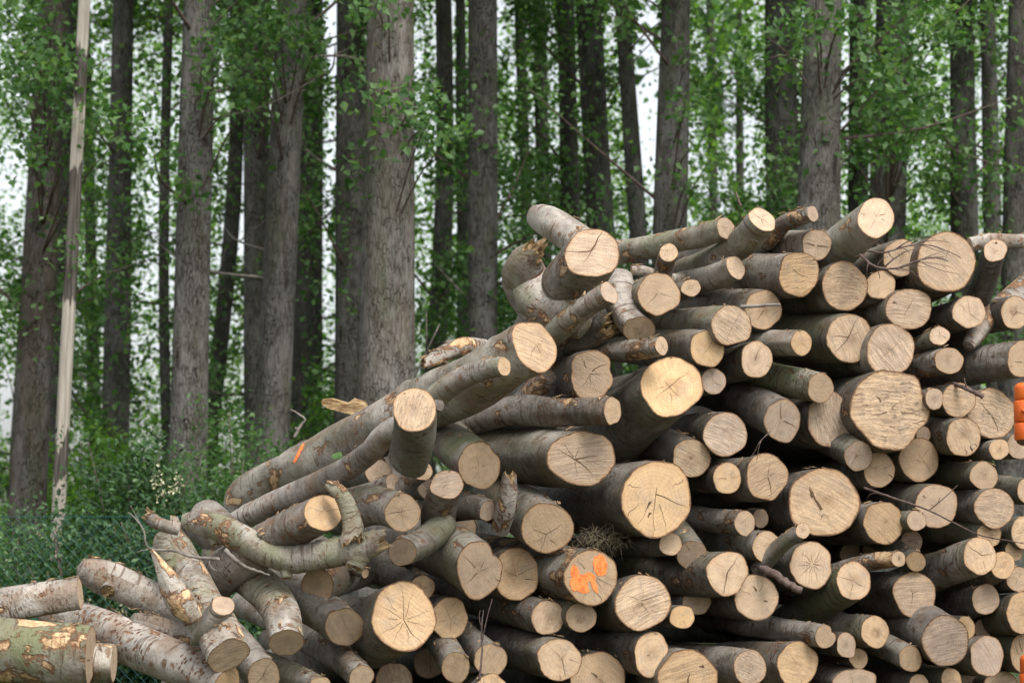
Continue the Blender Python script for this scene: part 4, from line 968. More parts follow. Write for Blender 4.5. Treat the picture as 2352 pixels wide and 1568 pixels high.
def bark_mark(info, px0, px1, halfw, mat, n=14):
    """paint on the round of a log: projected from picture points onto the bark along the sight line"""
    V, F = [], []
    dep = bpy.context.evaluated_depsgraph_get()
    org = Vector((0, 0, EYE))
    loc = Vector(info['org'])
    def hit(px, py):
        d = ray(px, py).normalized()
        ok, p, nn, _ = info['bark'].ray_cast(org - loc, d)
        return (p + nn * (0.003 if nn.dot(d) < 0 else -0.003)) if ok else None
    r = random.Random(3)
    rows = []
    dx, dy = px1[0] - px0[0], px1[1] - px0[1]
    ln = math.hypot(dx, dy)
    for i in range(n + 1):
        t = i / n
        w = halfw * (0.5 + 0.5 * math.sin(math.pi * min(max(t, .04), .96)) ** .5) * r.uniform(.7, 1.15)
        q = []
        for s_ in (-1, -.33, .33, 1):
            h = hit(px0[0] + dx * t - dy / ln * w * s_, px0[1] + dy * t + dx / ln * w * s_)
            if h is None: q = None; break
            q.append(h)
        if q: rows.append(q)
    for q in rows: V += q
    for i in range(len(rows) - 1):
        for k in range(3): F.append((i * 4 + k, i * 4 + k + 1, i * 4 + k + 5, i * 4 + k + 4))
    if F: link('paint_mark', mesh_py('paint_mark', V, F), mat, info['o'])
bpy.context.view_layer.update()
bark_mark(_m, (711, 996), (676, 1062), 4, M['paint_o'])
bark_mark(_m, (764, 1049), (786, 1042), 8, M['paint_g'])

# ------------------------------------------------------------------ twigs, chips and debris on the heap
def twig(name, label, pts, r0, mat='twig', cat='twig', group='twigs caught in the log heap', forks=(), dz=0.3, taper=.35):
    Y0 = front_Y(pts[0][0], pts[0][1]) - dz
    P = [at(x, y, Y0 + dd) for (x, y, dd) in pts]
    rows = catmull([(*p, 0) for p in P], max(8, len(P) * 5))
    r = random.Random(int(pts[0][0]))
    path = [Vector(q[:3]) + Vector((r.uniform(-1, 1), r.uniform(-1, 1), r.uniform(-1, 1))) * r0 * .16 for q in rows]
    rad = [r0 * (1 + (taper - 1) * i / (len(path) - 1)) for i in range(len(path))]
    V, F = tube_mb(path, rad, 7)
    org = path[0].copy()
    for (f, ex, ey, dd, rr) in forks:
        i = int(f * (len(path) - 1))
        b = at(ex, ey, path[i].y + dd)
        a = path[i]
        mid = a.lerp(b, .5) + Vector((r.uniform(-.02, .02), 0, r.uniform(-.02, .03)))
        v2, f2 = tube_mb([a, a.lerp(mid, .6), mid.lerp(b, .3), b], [rad[i] * rr, rad[i] * rr * .8, rad[i] * rr * .6, rad[i] * .25], 6)
        n = len(V)
        V += v2; F += [tuple(q + n for q in f_) for f_ in f2]
    me = mesh_py(name, [v - org for v in V], F)
    o = link(name, me, M[mat]); o.location = org
    return tag(o, label, cat, group)
twig('cut_stick', 'cut stick lying below the round log with many short cracks', [(1735, 1298, .25, ), (1775, 1316, .12), (1812, 1341, .04), (1840, 1356, 0)], .024, dz=.28, cat='stick', taper=.8)
twig('bare_twig', 'long thin bare twig running down to the right edge over pale cut faces', [(1985, 1120, .25), (2060, 1146, .1), (2130, 1170, .02), (2190, 1200, 0), (2250, 1228, 0), (2310, 1240, 0), (2375, 1252, 0)], .007, dz=.36,
     forks=[(.42, 2200, 1113, .0, .7), (.12, 1990, 1150, .1, .8)])
twig('bare_twig', 'short green-grey twig crossing the brown log with a dark heart', [(1700, 705, 0), (1740, 702, 0), (1792, 699, 0)], .011, dz=.38, mat='deadtwig', taper=.6)
twig('bare_twig', 'single twig sticking up on the crest left of the long dark log', [(1702, 474, 0), (1696, 460, 0), (1690, 441, 0)], .008, dz=.10, taper=.6)
twig('brushwood', 'tangle of thin dark twigs reaching over the twig-crossed tan log on the crest', [(1975, 585, .1), (2010, 612, 0), (2060, 616, 0), (2110, 598, 0), (2150, 592, 0), (2178, 600, 0)], .008, dz=.30, cat='brushwood',
     forks=[(.2, 1990, 632, 0, .9), (.35, 2100, 572, 0, .8), (.45, 2085, 622, 0, .7), (.5, 2168, 590, 0, .7), (.6, 2170, 575, 0, .7), (.7, 2205, 630, 0, .6), (.55, 2128, 614, 0, .6), (.66, 2180, 612, 0, .6), (.3, 2040, 590, 0, .6), (.28, 2020, 640, 0, .5), (.5, 2110, 640, 0, .5)])
twig('brushwood', 'second tangle of fine twigs lying higher across the biggest round log', [(1990, 575, .1), (2030, 580, 0), (2080, 566, 0), (2125, 562, 0), (2165, 572, 0), (2208, 592, 0)], .006, dz=.34, cat='brushwood',
     forks=[(.35, 2120, 546, 0, .9), (.55, 2182, 556, 0, .8), (.4, 2090, 583, 0, .8), (.6, 2172, 584, 0, .7), (.3, 2060, 595, 0, .7), (.75, 2185, 588, 0, .7), (.5, 2150, 548, 0, .6)])
twig('bare_twig', 'thin upright twig in front of the logs at the bottom', [(1100, 1562, 0), (1107, 1505, 0), (1106, 1450, 0), (1110, 1400, 0)], .0065, dz=.34, forks=[(.55, 1131, 1374, 0, .8), (.75, 1103, 1400, 0, .7)])
twig('bare_twig', 'crooked pale twig standing against the fence above the lone grey log', [(505, 1284, 0), (440, 1278, 0), (400, 1264, 0), (342, 1258, 0), (330, 1218, 0), (312, 1192, 0), (296, 1177, 0)], .009, dz=.66, mat='deadtwig',
     forks=[(.55, 311, 1269, 0, .7), (.85, 300, 1160, 0, .6), (.3, 395, 1230, 0, .5), (.2, 430, 1250, 0, .5), (.1, 500, 1310, 0, .6)])
twig('bare_twig', 'pale split twig jammed under the mossy bent branch', [(516, 1262, 0), (540, 1285, 0), (565, 1302, .03), (620, 1320, .1)], .013, dz=.62, mat='deadtwig')
twig('bare_twig', 'pale twig leaning against the back of the longest log', [(676, 1004, .0), (692, 975, 0), (700, 962, 0), (668, 940, .0)], .011, dz=-1.5, mat='deadtwig', forks=[(.3, 680, 980, 0, .7)])
twig('bare_twig', 'hair-thin red twig hanging between the weathered and the forked-crack log', [(1770, 990, 0), (1745, 1015, 0), (1725, 1048, .03), (1690, 1062, .05)], .004, dz=.3, forks=[(.3, 1738, 1060, 0, .8)])
twig('cut_stick', 'dark stick with a sawn end by the level-sawn log at right', [(2258, 912, 0), (2228, 896, .03), (2190, 880, .12)], .013, dz=.26, cat='stick', taper=.9, forks=[(.5, 2215, 868, 0, .4)])

def shred(name, label, cx, cy, dz, n, spread, ln, r0, mat, cat):
    r = random.Random(int(cx))
    Y0 = front_Y(cx, cy) - dz
    V, F = [], []
    for i in range(n):
        a = at(cx + r.gauss(0, spread), cy + r.gauss(0, spread * .35), Y0 + r.uniform(-.05, .12))
        d = Vector((r.gauss(0, 1), r.gauss(0, .6), r.gauss(0.25, .8))).normalized() * ln * r.uniform(.3, 1)
        b = a + d + Vector((0, 0, -abs(r.gauss(0, .2)) * ln))
        v2, f2 = tube_mb([a, a.lerp(b, .5) + Vector((0, 0, .15 * ln)), b], [r0, r0 * .8, r0 * .3], 4)
        k = len(V); V += v2; F += [tuple(q + k for q in f_) for f_ in f2]
    me = mesh_py(name, V, F, smooth=False)
    return tag(link(name, me, M[mat]), label, cat)
shred('dry_grass', 'clump of dry grass and soil lying on top of the orange-sprayed log', 1378, 1240, .0, 260, 26, .10, .0025, 'grass', 'dry grass')

def slab(label, pts, Y, thick, dz=0):
    r = random.Random(9)
    V, F = [], []
    top = [at(x, y, Y) for (x, y) in pts]
    n = len(top)
    for k in range(2):
        for p in top: V.append(p + Vector((r.uniform(-.006, .006), k * thick, r.uniform(-.008, .008) + k * .02)))
    F.append(tuple(range(n))); F.append(tuple(range(2 * n - 1, n - 1, -1)))
    for k in range(n): F.append((k, (k + 1) % n, n + (k + 1) % n, n + k))
    us = [[(V[q].x * 3, V[q].z * 9) for q in f_] for f_ in F]
    me = mesh_py('wood_slab', V, F, us, smooth=False)
    o = link('wood_slab', me, M['broken']); o['seed'] = 2.0
    return tag(o, label, 'wood chip')
slab('long splintered pale slab of wood lying behind the longest log', [(738, 922), (741, 931), (757, 939), (800, 948), (828, 958), (850, 950), (838, 928), (812, 921), (795, 926), (760, 918)], 12.9, .12)

# ------------------------------------------------------------------ orange hinges on a steel upright at the right
def hinge_post():
    Y = 11.6
    root = empty('orange_steel_upright', at(2380, 1300, Y) * 1.0)
    base = at(2352, 1300, Y)
    x0 = at(2341, 1000, Y).x
    root.location = (x0 + .15, Y, 0)
    tag(root, 'orange steel upright at the right photo edge carrying two hinge barrels', 'machine post')
    def par(name, V, F, mat, smooth=True):
        me = mesh_py(name, [Vector(v) - Vector(root.location) for v in V], F, smooth=smooth)
        return link(name, me, mat, root)
    bm = bmesh.new()
    bmesh.ops.create_cube(bm, size=1)
    for v in bm.verts: v.co = Vector((v.co.x * .14 + x0 + .185, v.co.y * .14 + Y + .06, v.co.z * 2.3 + 1.15))
    bmesh.ops.bevel(bm, geom=list(bm.edges), offset=.012, segments=3, affect='EDGES')
    me = bpy.data.meshes.new('post'); bm.to_mesh(me); bm.free()
    for v in me.vertices: v.co = v.co - Vector(root.location)
    link('post', me, M['orange'], root)
    px = Y / FPX
    def barrel(ys):
        zs = [at(2341, y, Y).z for y in ys]
        cx = at(2341 + 16, 900, Y).x
        for i in range(len(zs) - 1):
            zt, zb = zs[i] - .002, zs[i + 1] + .002
            R = .0635 if i != 0 else .060
            prof = []
            if i == 0:
                for k in range(6):
                    t = k / 5 * math.pi / 2
                    prof.append((R * (.35 + .65 * math.sin(t)), zt - .03 * (1 - math.cos(t))))
            else: prof += [(R * .93, zt), (R, zt - .006)]
            prof += [(R, zb + .006), (R * .93, zb)]
            V, F = [], []
            n = 28
            for (rr, z) in prof:
                for k in range(n):
                    t = 2 * math.pi * k / n
                    V.append((cx + rr * math.cos(t), Y + rr * math.sin(t), z))
            for j in range(len(prof) - 1):
                for k in range(n): F.append((j * n + k, j * n + (k + 1) % n, (j + 1) * n + (k + 1) % n, (j + 1) * n + k))
            F.append(tuple(range(n - 1, -1, -1))); F.append(tuple(range((len(prof) - 1) * n, len(prof) * n)))
            par('hinge_barrel', V, F, M['orange'])
            # leaf tying the barrel to the post
            if i != 1:
                V = [(cx + dx, Y + .02 + dy, z) for z in (zb + .01, zt - .035) for dx, dy in ((.03, 0), (.16, 0), (.16, .03), (.03, .03))]
                par('hinge_leaf', V, [(0, 1, 2, 3), (7, 6, 5, 4), (0, 4, 5, 1), (1, 5, 6, 2), (2, 6, 7, 3), (3, 7, 4, 0)], M['orange'], False)
            if i == 1:
                V, F = tube_mb([Vector((cx - .028, Y - .05, (zt + zb) / 2)), Vector((cx - .028, Y - .064, (zt + zb) / 2)), Vector((cx - .028, Y - .072, (zt + zb) / 2))], [.011, .011, .006], 12)
                par('bolt', V, F, M['orange'])
        V, F = tube_mb([Vector((cx, Y, zs[-1] + .004)), Vector((cx, Y, zs[-1] - .012)), Vector((cx, Y, zs[-1] - .024))], [.055, .05, .03], 18)
        par('hinge_pin', V, F, M['steel'])
    barrel([877, 919, 970, 1012])
    barrel([1500, 1545, 1600, 1645])
hinge_post()

# ------------------------------------------------------------------ fence
FY = 15.6
def fence():
    root = empty('chain_link_fence', (0, FY, 0))
    tag(root, 'green plastic-coated chain link fence between the logs and the wood', 'fence')
    zt = at(300, 1186, FY).z; zb = .06
    x0, x1 = -6.6, 5.4
    hsp = 27.8 / FPX * FY
    H = zt - zb
    run = hsp * 0.98 / 1.02 * H / (hsp)          # diamonds about as tall as wide
    V, F = [], []
    def bar(a, b, r):
        d = (b - a).normalized()
        e1 = d.cross(Vector((0, 1, 0))).normalized(); e2 = Vector((0, 1, 0))
        n = len(V)
        for p in (a, b):
            for (s1, s2) in ((1, 0), (0, 1), (-1, 0), (0, -1)): V.append(p + e1 * r * s1 + e2 * r * s2 - Vector((0, FY, 0)))
        for k in range(4): F.append((n + k, n + (k + 1) % 4, n + 4 + (k + 1) % 4, n + 4 + k))
    n = int((x1 - x0) / hsp) + 1
    for i in range(n + 30):
        xs = x0 + i * hsp
        for sg in (1, -1):
            a = Vector((xs, FY + .002 * sg, zb)); b = Vector((xs + sg * run, FY + .002 * sg, zt))
            if max(a.x, b.x) > x1 or min(a.x, b.x) < x0 - 1.3: continue
            bar(a, b, .0014)
    link('wire_mesh', mesh_py('wire_mesh', V, F, smooth=False), M['wire'], root)
    for z in (zt + .003, at(200, 1421, FY).z, zb + .02):
        v2, f2 = tube_mb([Vector((x0 - .5, -.006, z)), Vector((0, -.006, z - .006)), Vector((x1, -.006, z))], [.0026] * 3, 6)
        link('tension_wire', mesh_py('tension_wire', v2, f2), M['wire'], root)
    for x in (at(517, 1200, FY).x - 2.5 * 2, at(517, 1200, FY).x - 2.5, at(517, 1200, FY).x, at(517, 1200, FY).x + 2.5, at(517, 1200, FY).x + 5.0):
        v2, f2 = tube_mb([Vector((x, .03, 0)), Vector((x, .03, zt - .05)), Vector((x, .03, zt + .02))], [.02, .02, .02], 12)
        link('fence_post', mesh_py('fence_post', v2, f2), M['wire'], root)
fence()

# bark flakes and splinters lying on the heap
def flakes():
    r = random.Random(21)
    V, F = [], []
    for info in LOGS:
        pts, rad = info['pts'], info['rad']
        for _ in range(9):
            i = min(int(abs(r.gauss(0, .22)) * len(pts)), len(pts) - 1) if rad[0] > .03 else 0
            p, q = pts[i], pts[min(i + 1, len(pts) - 1)]
            a = (pts[min(i + 1, len(pts) - 1)] - pts[max(i - 1, 0)]).normalized()
            sd = a.cross(Vector((0, 0, 1)))
            if sd.length < .3: continue
            sd.normalize(); nn = sd.cross(a).normalized()
            th = r.gauss(0, .45)
            n2 = (nn * math.cos(th) + sd * math.sin(th)).normalized()
            c = p.lerp(q, r.random()) + n2 * (rad[i] * 1.03 + .002)
            t1 = (a * r.gauss(0, 1) + sd * r.gauss(0, .7)).normalized(); t1 = (t1 - n2 * t1.dot(n2)).normalized()
            t2 = n2.cross(t1)
            l, w = r.uniform(.008, .035), r.uniform(.004, .010)
            b = len(V)
            V += [c - t1 * l - t2 * w * .5, c + t2 * w * -.9 + n2 * .004, c + t1 * l + n2 * r.uniform(.0, .012), c + t2 * w + n2 * .006]
            V += [v - n2 * .003 for v in V[-4:]]
            F += [(b, b + 1, b + 2, b + 3), (b + 7, b + 6, b + 5, b + 4), (b, b + 4, b + 5, b + 1), (b + 1, b + 5, b + 6, b + 2), (b + 2, b + 6, b + 7, b + 3), (b + 3, b + 7, b + 4, b)]
    me = mesh_py('bark_flakes', V, F, smooth=False)
    o = link('bark_flakes', me, mat_simple('torn_bark', (0.10, 0.055, 0.03), (0.42, 0.29, 0.17), 35))
    tag(o, 'bark flakes and splinters scattered over the logs', 'litter', None, 'stuff')
flakes()
# ------------------------------------------------------------------ the wood behind
nrg = np.random.default_rng(7)
# openings where the photograph shows the sky between the stems: centre, half size (picture), share of leaves kept
GAPS = [(775, 70, 30, 120, .06), (1020, 70, 24, 95, .12), (1488, 200, 34, 230, .06), (1700, 320, 36, 80, .25), (2266, 190, 16, 80, .15), (560, 500, 42, 95, .2),
        (577, 720, 16, 130, .08), (28, 430, 34, 60, .3), (18, 930, 20, 95, .12), (680, 850, 14, 140, .08), (360, 610, 40, 90, .4), (1720, 400, 40, 45, .25),
        (1630, 420, 40, 40, .4), (520, 650, 16, 160, .3), (745, 640, 14, 160, .35), (1145, 60, 14, 90, .3), (850, 10, 0.1, 0.1, 1), (960, 180, 12, 60, .5), (2240, 560, 8, 60, .4),
        (1945, 190, 12, 140, .35), (1405, 60, 10, 60, .4), (1120, 560, 40, 60, .7), (330, 800, 30, 60, .55), (2285, 330, 14, 60, .4), (540, 30, 14, 50, .3), (995, 330, 10, 60, .5), (28, 400, 45, 70, .25), (60, 560, 30, 90, .5), (15, 640, 18, 50, .5), (225, 560, 18, 60, .6), (355, 480, 22, 80, .4), (345, 640, 34, 70, .4), (415, 590, 8, 120, .3),
        (600, 330, 14, 90, .4), (545, 400, 24, 80, .25), (510, 800, 14, 90, .45), (570, 870, 18, 60, .4), (765, 300, 22, 120, .35), (745, 470, 22, 70, .35), (770, 760, 10, 100, .3), (970, 420, 10, 80, .5),
        (1035, 230, 14, 80, .35), (1180, 130, 12, 90, .4), (1270, 130, 14, 80, .5), (1225, 300, 12, 80, .5), (1160, 480, 20, 60, .6), (1505, 450, 12, 80, .35), (1590, 330, 25, 60, .5), (1680, 210, 22, 110, .3), (1740, 120, 14, 80, .4),
        (1730, 420, 24, 50, .3), (1660, 470, 26, 40, .35), (1610, 120, 16, 60, .5), (2130, 120, 10, 60, .5), (2255, 300, 10, 120, .35), (2300, 180, 14, 90, .4), (2240, 480, 16, 50, .45), (2020, 90, 10, 80, .4)]
def keep_mask(P):
    px, py = project(P)
    k = np.ones(len(P))
    for (cx, cy, rx, ry, kp) in GAPS:
        d = ((px - cx) / rx) ** 2 + ((py - cy) / ry) ** 2
        k = np.minimum(k, kp + (1 - kp) * np.clip((d - .7) / .7, 0, 1))
    return nrg.random(len(P)) < k

def leaves_mesh(name, P, size, up=0.35, slim=.85):
    """one folded four-cornered blade per point"""
    N = len(P)
    sz = size * nrg.uniform(.5, 1.4, N)[:, None]
    nrm = nrg.normal(size=(N, 3)); nrm[:, 2] = np.abs(nrm[:, 2]) * (1 + up) ; nrm[:, 1] -= .15
    nrm /= np.linalg.norm(nrm, axis=1)[:, None]
    t = nrg.normal(size=(N, 3)); t[:, 2] -= .7
    t -= nrm * (t * nrm).sum(1)[:, None]; t /= np.linalg.norm(t, axis=1)[:, None] + 1e-9
    b = np.cross(nrm, t)
    fold = nrm * sz * .10
    v0 = P - t * sz * .5
    v1 = P + b * sz * .5 * slim - t * sz * .12 + fold
    v2 = P + t * sz * .62
    v3 = P - b * sz * .5 * slim - t * sz * .12 + fold
    V = np.stack([v0, v1, v2, v3], 1).reshape(-1, 3)
    return mesh_np(name, V, np.arange(N * 4), 4, None, smooth=False)

def trunk_mesh(path, rad, r, seg=22, lump=.03):
    rows = catmull([(*p, q) for p, q in zip(path, rad)], 56)
    V, us = [], []
    ph = [r.uniform(0, 6.28) for _ in range(6)]
    s = 0; S_ = []
    for i, q in enumerate(rows):
        if i: s += float(np.linalg.norm(rows[i, :3] - rows[i - 1, :3]))
        S_.append(s)
        for k in range(seg):
            t = 2 * math.pi * k / seg
            f = 1 + lump * (math.sin(2 * t + ph[0] + s * .35) + .7 * math.sin(3 * t + ph[1] - s * .6) + .5 * math.sin(5 * t + ph[2] + s * .9)) + .02 * math.sin(s * 1.7 + ph[3])
            V.append((q[0] + math.cos(t) * q[3] * f, q[1] + math.sin(t) * q[3] * f, q[2]))
    idx, uv = [], []
    r0 = rad[0]
    for i in range(len(rows) - 1):
        for k in range(seg):
            k2 = (k + 1) % seg
            idx += [i * seg + k, i * seg + k2, (i + 1) * seg + k2, (i + 1) * seg + k]
            u0, u1 = k / seg * 6.283 * r0, (k + 1) / seg * 6.283 * r0
            uv += [(u0, S_[i]), (u1, S_[i]), (u1, S_[i + 1]), (u0, S_[i + 1])]
    return np.array(V), np.array(idx), uv, rows

NBR = [0]
def tree(label, top, bot, w_top, w_bot, Y, seed, lum=1.0, red=0.0, leafy=1.0, limbs=10, low=1.6, lsize=.07, bare=0, mat='trunk', bend=0.0, hmax=15.0, dense_h=(2.0, 10.0), lean_y=0.0, sprays=()):
    """top / bot: picture points the stem passes through, w: its width there in the picture"""
    r = random.Random(seed)
    A, B = at(bot[0], bot[1], Y), at(top[0], top[1], Y)
    d = (B - A) / (B.z - A.z)
    foot = A + d * (0 - A.z); tip = A + d * (hmax - A.z)
    ra, rb = w_bot / 2 / FPX * Y, w_top / 2 / FPX * Y
    def rz(z):
        t = (z - A.z) / (B.z - A.z)
        base = max(ra + (rb - ra) * t, .02)
        if z < .9: base *= 1 + .35 * (1 - z / .9) ** 2
        if z > B.z: base = max(rb * (1 - .75 * (z - B.z) / max(hmax - B.z, .1)), .02)
        return base
    zs = [-.05, .3, .9, 2, 3.2, 4.5, 6, 7.5, 9.5, 12, hmax]
    zs = [z for z in zs if z < hmax - .3] + [hmax]
    path = []
    for z in zs:
        p = A + d * (z - A.z)
        w = bend * math.sin((z - 1) * .55 + seed)
        path.append(Vector((p.x + w, p.y + r.uniform(-.03, .03) * 0, z)))
    rad = [rz(z) for z in zs]
    root = empty('poplar_tree', (path[0].x, path[0].y, 0))
    tag(root, label, 'tree', 'trees standing behind the fence')
    loc = np.array(root.location)
    V, idx, uv, rows = trunk_mesh(path, rad, r, lump=.10 if mat == 'peeled' else .03)
    t = link('trunk', mesh_np('trunk', V - loc, idx, 4, uv), M[mat], root)
    for k_, v_ in (('seed', seed * .37 % 5), ('lum', max(lum, .66) * .9), ('red', red)): t[k_] = float(v_)
    # limbs and the leafy twigs on them
    LP = []
    for k in range(limbs + bare // 2):
        dead = k >= limbs
        z = r.uniform(low, min(dense_h[1], hmax * .8)) if not dead else r.uniform(1.8, 6.5)
        f = z / hmax
        i = min(int(np.searchsorted(rows[:, 2], z)), len(rows) - 2)
        c = Vector(rows[i, :3])
        az = r.uniform(0, 6.283)
        ln = r.uniform(.7, 2.0) * (1.0 if not dead else .7)
        el = r.uniform(.15, .9)
        dirv = Vector((math.cos(az) * math.cos(el), math.sin(az) * math.cos(el) * .8, math.sin(el)))
        a = c + Vector((dirv.x, dirv.y, 0)).normalized() * rows[i, 3] * .7
        m = a + dirv * ln * .5 + Vector((r.uniform(-.1, .1), r.uniform(-.1, .1), -.05))
        b = a + dirv * ln + Vector((r.uniform(-.2, .2), 0, r.uniform(-.25, .15)))
        q = catmull([(*a, .018), (*m, .011), (*b, .004)], 9)
        v2, f2 = tube_mb([Vector(x[:3]) - Vector(root.location) for x in q], list(q[:, 3] * (0.8 + .5 * r.random())), 5)
        if dead:
            for _ in range(2):
                j = r.randrange(3, 7)
                e = Vector(q[j, :3]) + Vector((r.uniform(-.4, .4), r.uniform(-.3, .3), r.uniform(-.05, .35)))
                v3, f3 = tube_mb([Vector(q[j, :3]) - Vector(root.location), e - Vector(root.location)], [.007, .003], 5)
                n = len(v2); v2 += v3; f2 += [tuple(x + n for x in f_) for f_ in f3]
        link('limb', mesh_py('limb', v2, f2), M['deadtwig' if dead else 'twig'], root)
        if not dead:
            for j in range(int(14 * leafy)):
                t_ = r.uniform(.25, 1.05)
                cpt = a.lerp(b, min(t_, 1)) + Vector((r.gauss(0, .16), r.gauss(0, .16), r.gauss(-.04, .15)))
                nl = int(r.uniform(14, 42))
                LP.append(np.array(cpt) + nrg.normal(size=(nl, 3)) * np.array([.13, .13, .11]) * r.uniform(.6, 1.3))
    # shoots straight from the stem
    for k in range(int(44 * leafy)):
        z = r.uniform(low, dense_h[1])
        i = min(int(np.searchsorted(rows[:, 2], z)), len(rows) - 2)
        az = r.uniform(0, 6.283); rr = rows[i, 3] + abs(r.gauss(.1, .35))
        cpt = np.array([rows[i, 0] + math.cos(az) * rr, rows[i, 1] + math.sin(az) * rr, z])
        LP.append(cpt + nrg.normal(size=(int(r.uniform(12, 34)), 3)) * np.array([.12, .12, .15]))
    P = np.concatenate(LP)
    P = P[nrg.random(len(P)) < (.85 if top[0] < 1200 else .95)]
    P = P[keep_mask(P)]
    SP = []
    for (sx, sy, rx, ry, n, Ys) in sprays:              # leafy boughs reaching out towards the clearing
        for k in range(max(3, n // 26)):
            c = at(sx + r.gauss(0, rx * .5), sy + r.gauss(0, ry * .5), Ys + r.uniform(-.5, .5))
            m_ = int(r.uniform(10, 34))
            SP.append(np.array(c) + nrg.normal(size=(m_, 3)) * np.array([.15, .15, .09]))
            if k % 3 == 0:
                i = min(int(np.searchsorted(rows[:, 2], max(c.z - r.uniform(.3, 1.0), .5))), len(rows) - 2)
                a = Vector(rows[i, :3]); mm = a.lerp(c, .55) + Vector((0, 0, .12))
                q = catmull([(*a, .012), (*mm, .008), (*c, .003)], 10)
                v2, f2 = tube_mb([Vector(x[:3]) - Vector(root.location) for x in q], list(q[:, 3]), 5)
                link('limb', mesh_py('limb', v2, f2), M['twig'], root)
    if SP:
        SP = np.concatenate(SP); P = np.concatenate([P, SP[keep_mask(SP)]])
    # unseen top of the crown, above the frame, added to shade the stems
    n_up = 700
    zu = nrg.uniform(max(dense_h[1], 8.5), hmax + 1.5, n_up)
    PU = np.stack([np.interp(zu, rows[:, 2], rows[:, 0]) + nrg.normal(0, 1.1, n_up), np.interp(zu, rows[:, 2], rows[:, 1]) + nrg.normal(0, 1.1, n_up), zu], 1)
    me = leaves_mesh('crown', P - loc, lsize)
    link('crown', me, M['leaf'], root)
    if hmax > 10:
        link('crown', leaves_mesh('crown', PU - loc, .26), M['leaf'], root)
    return root

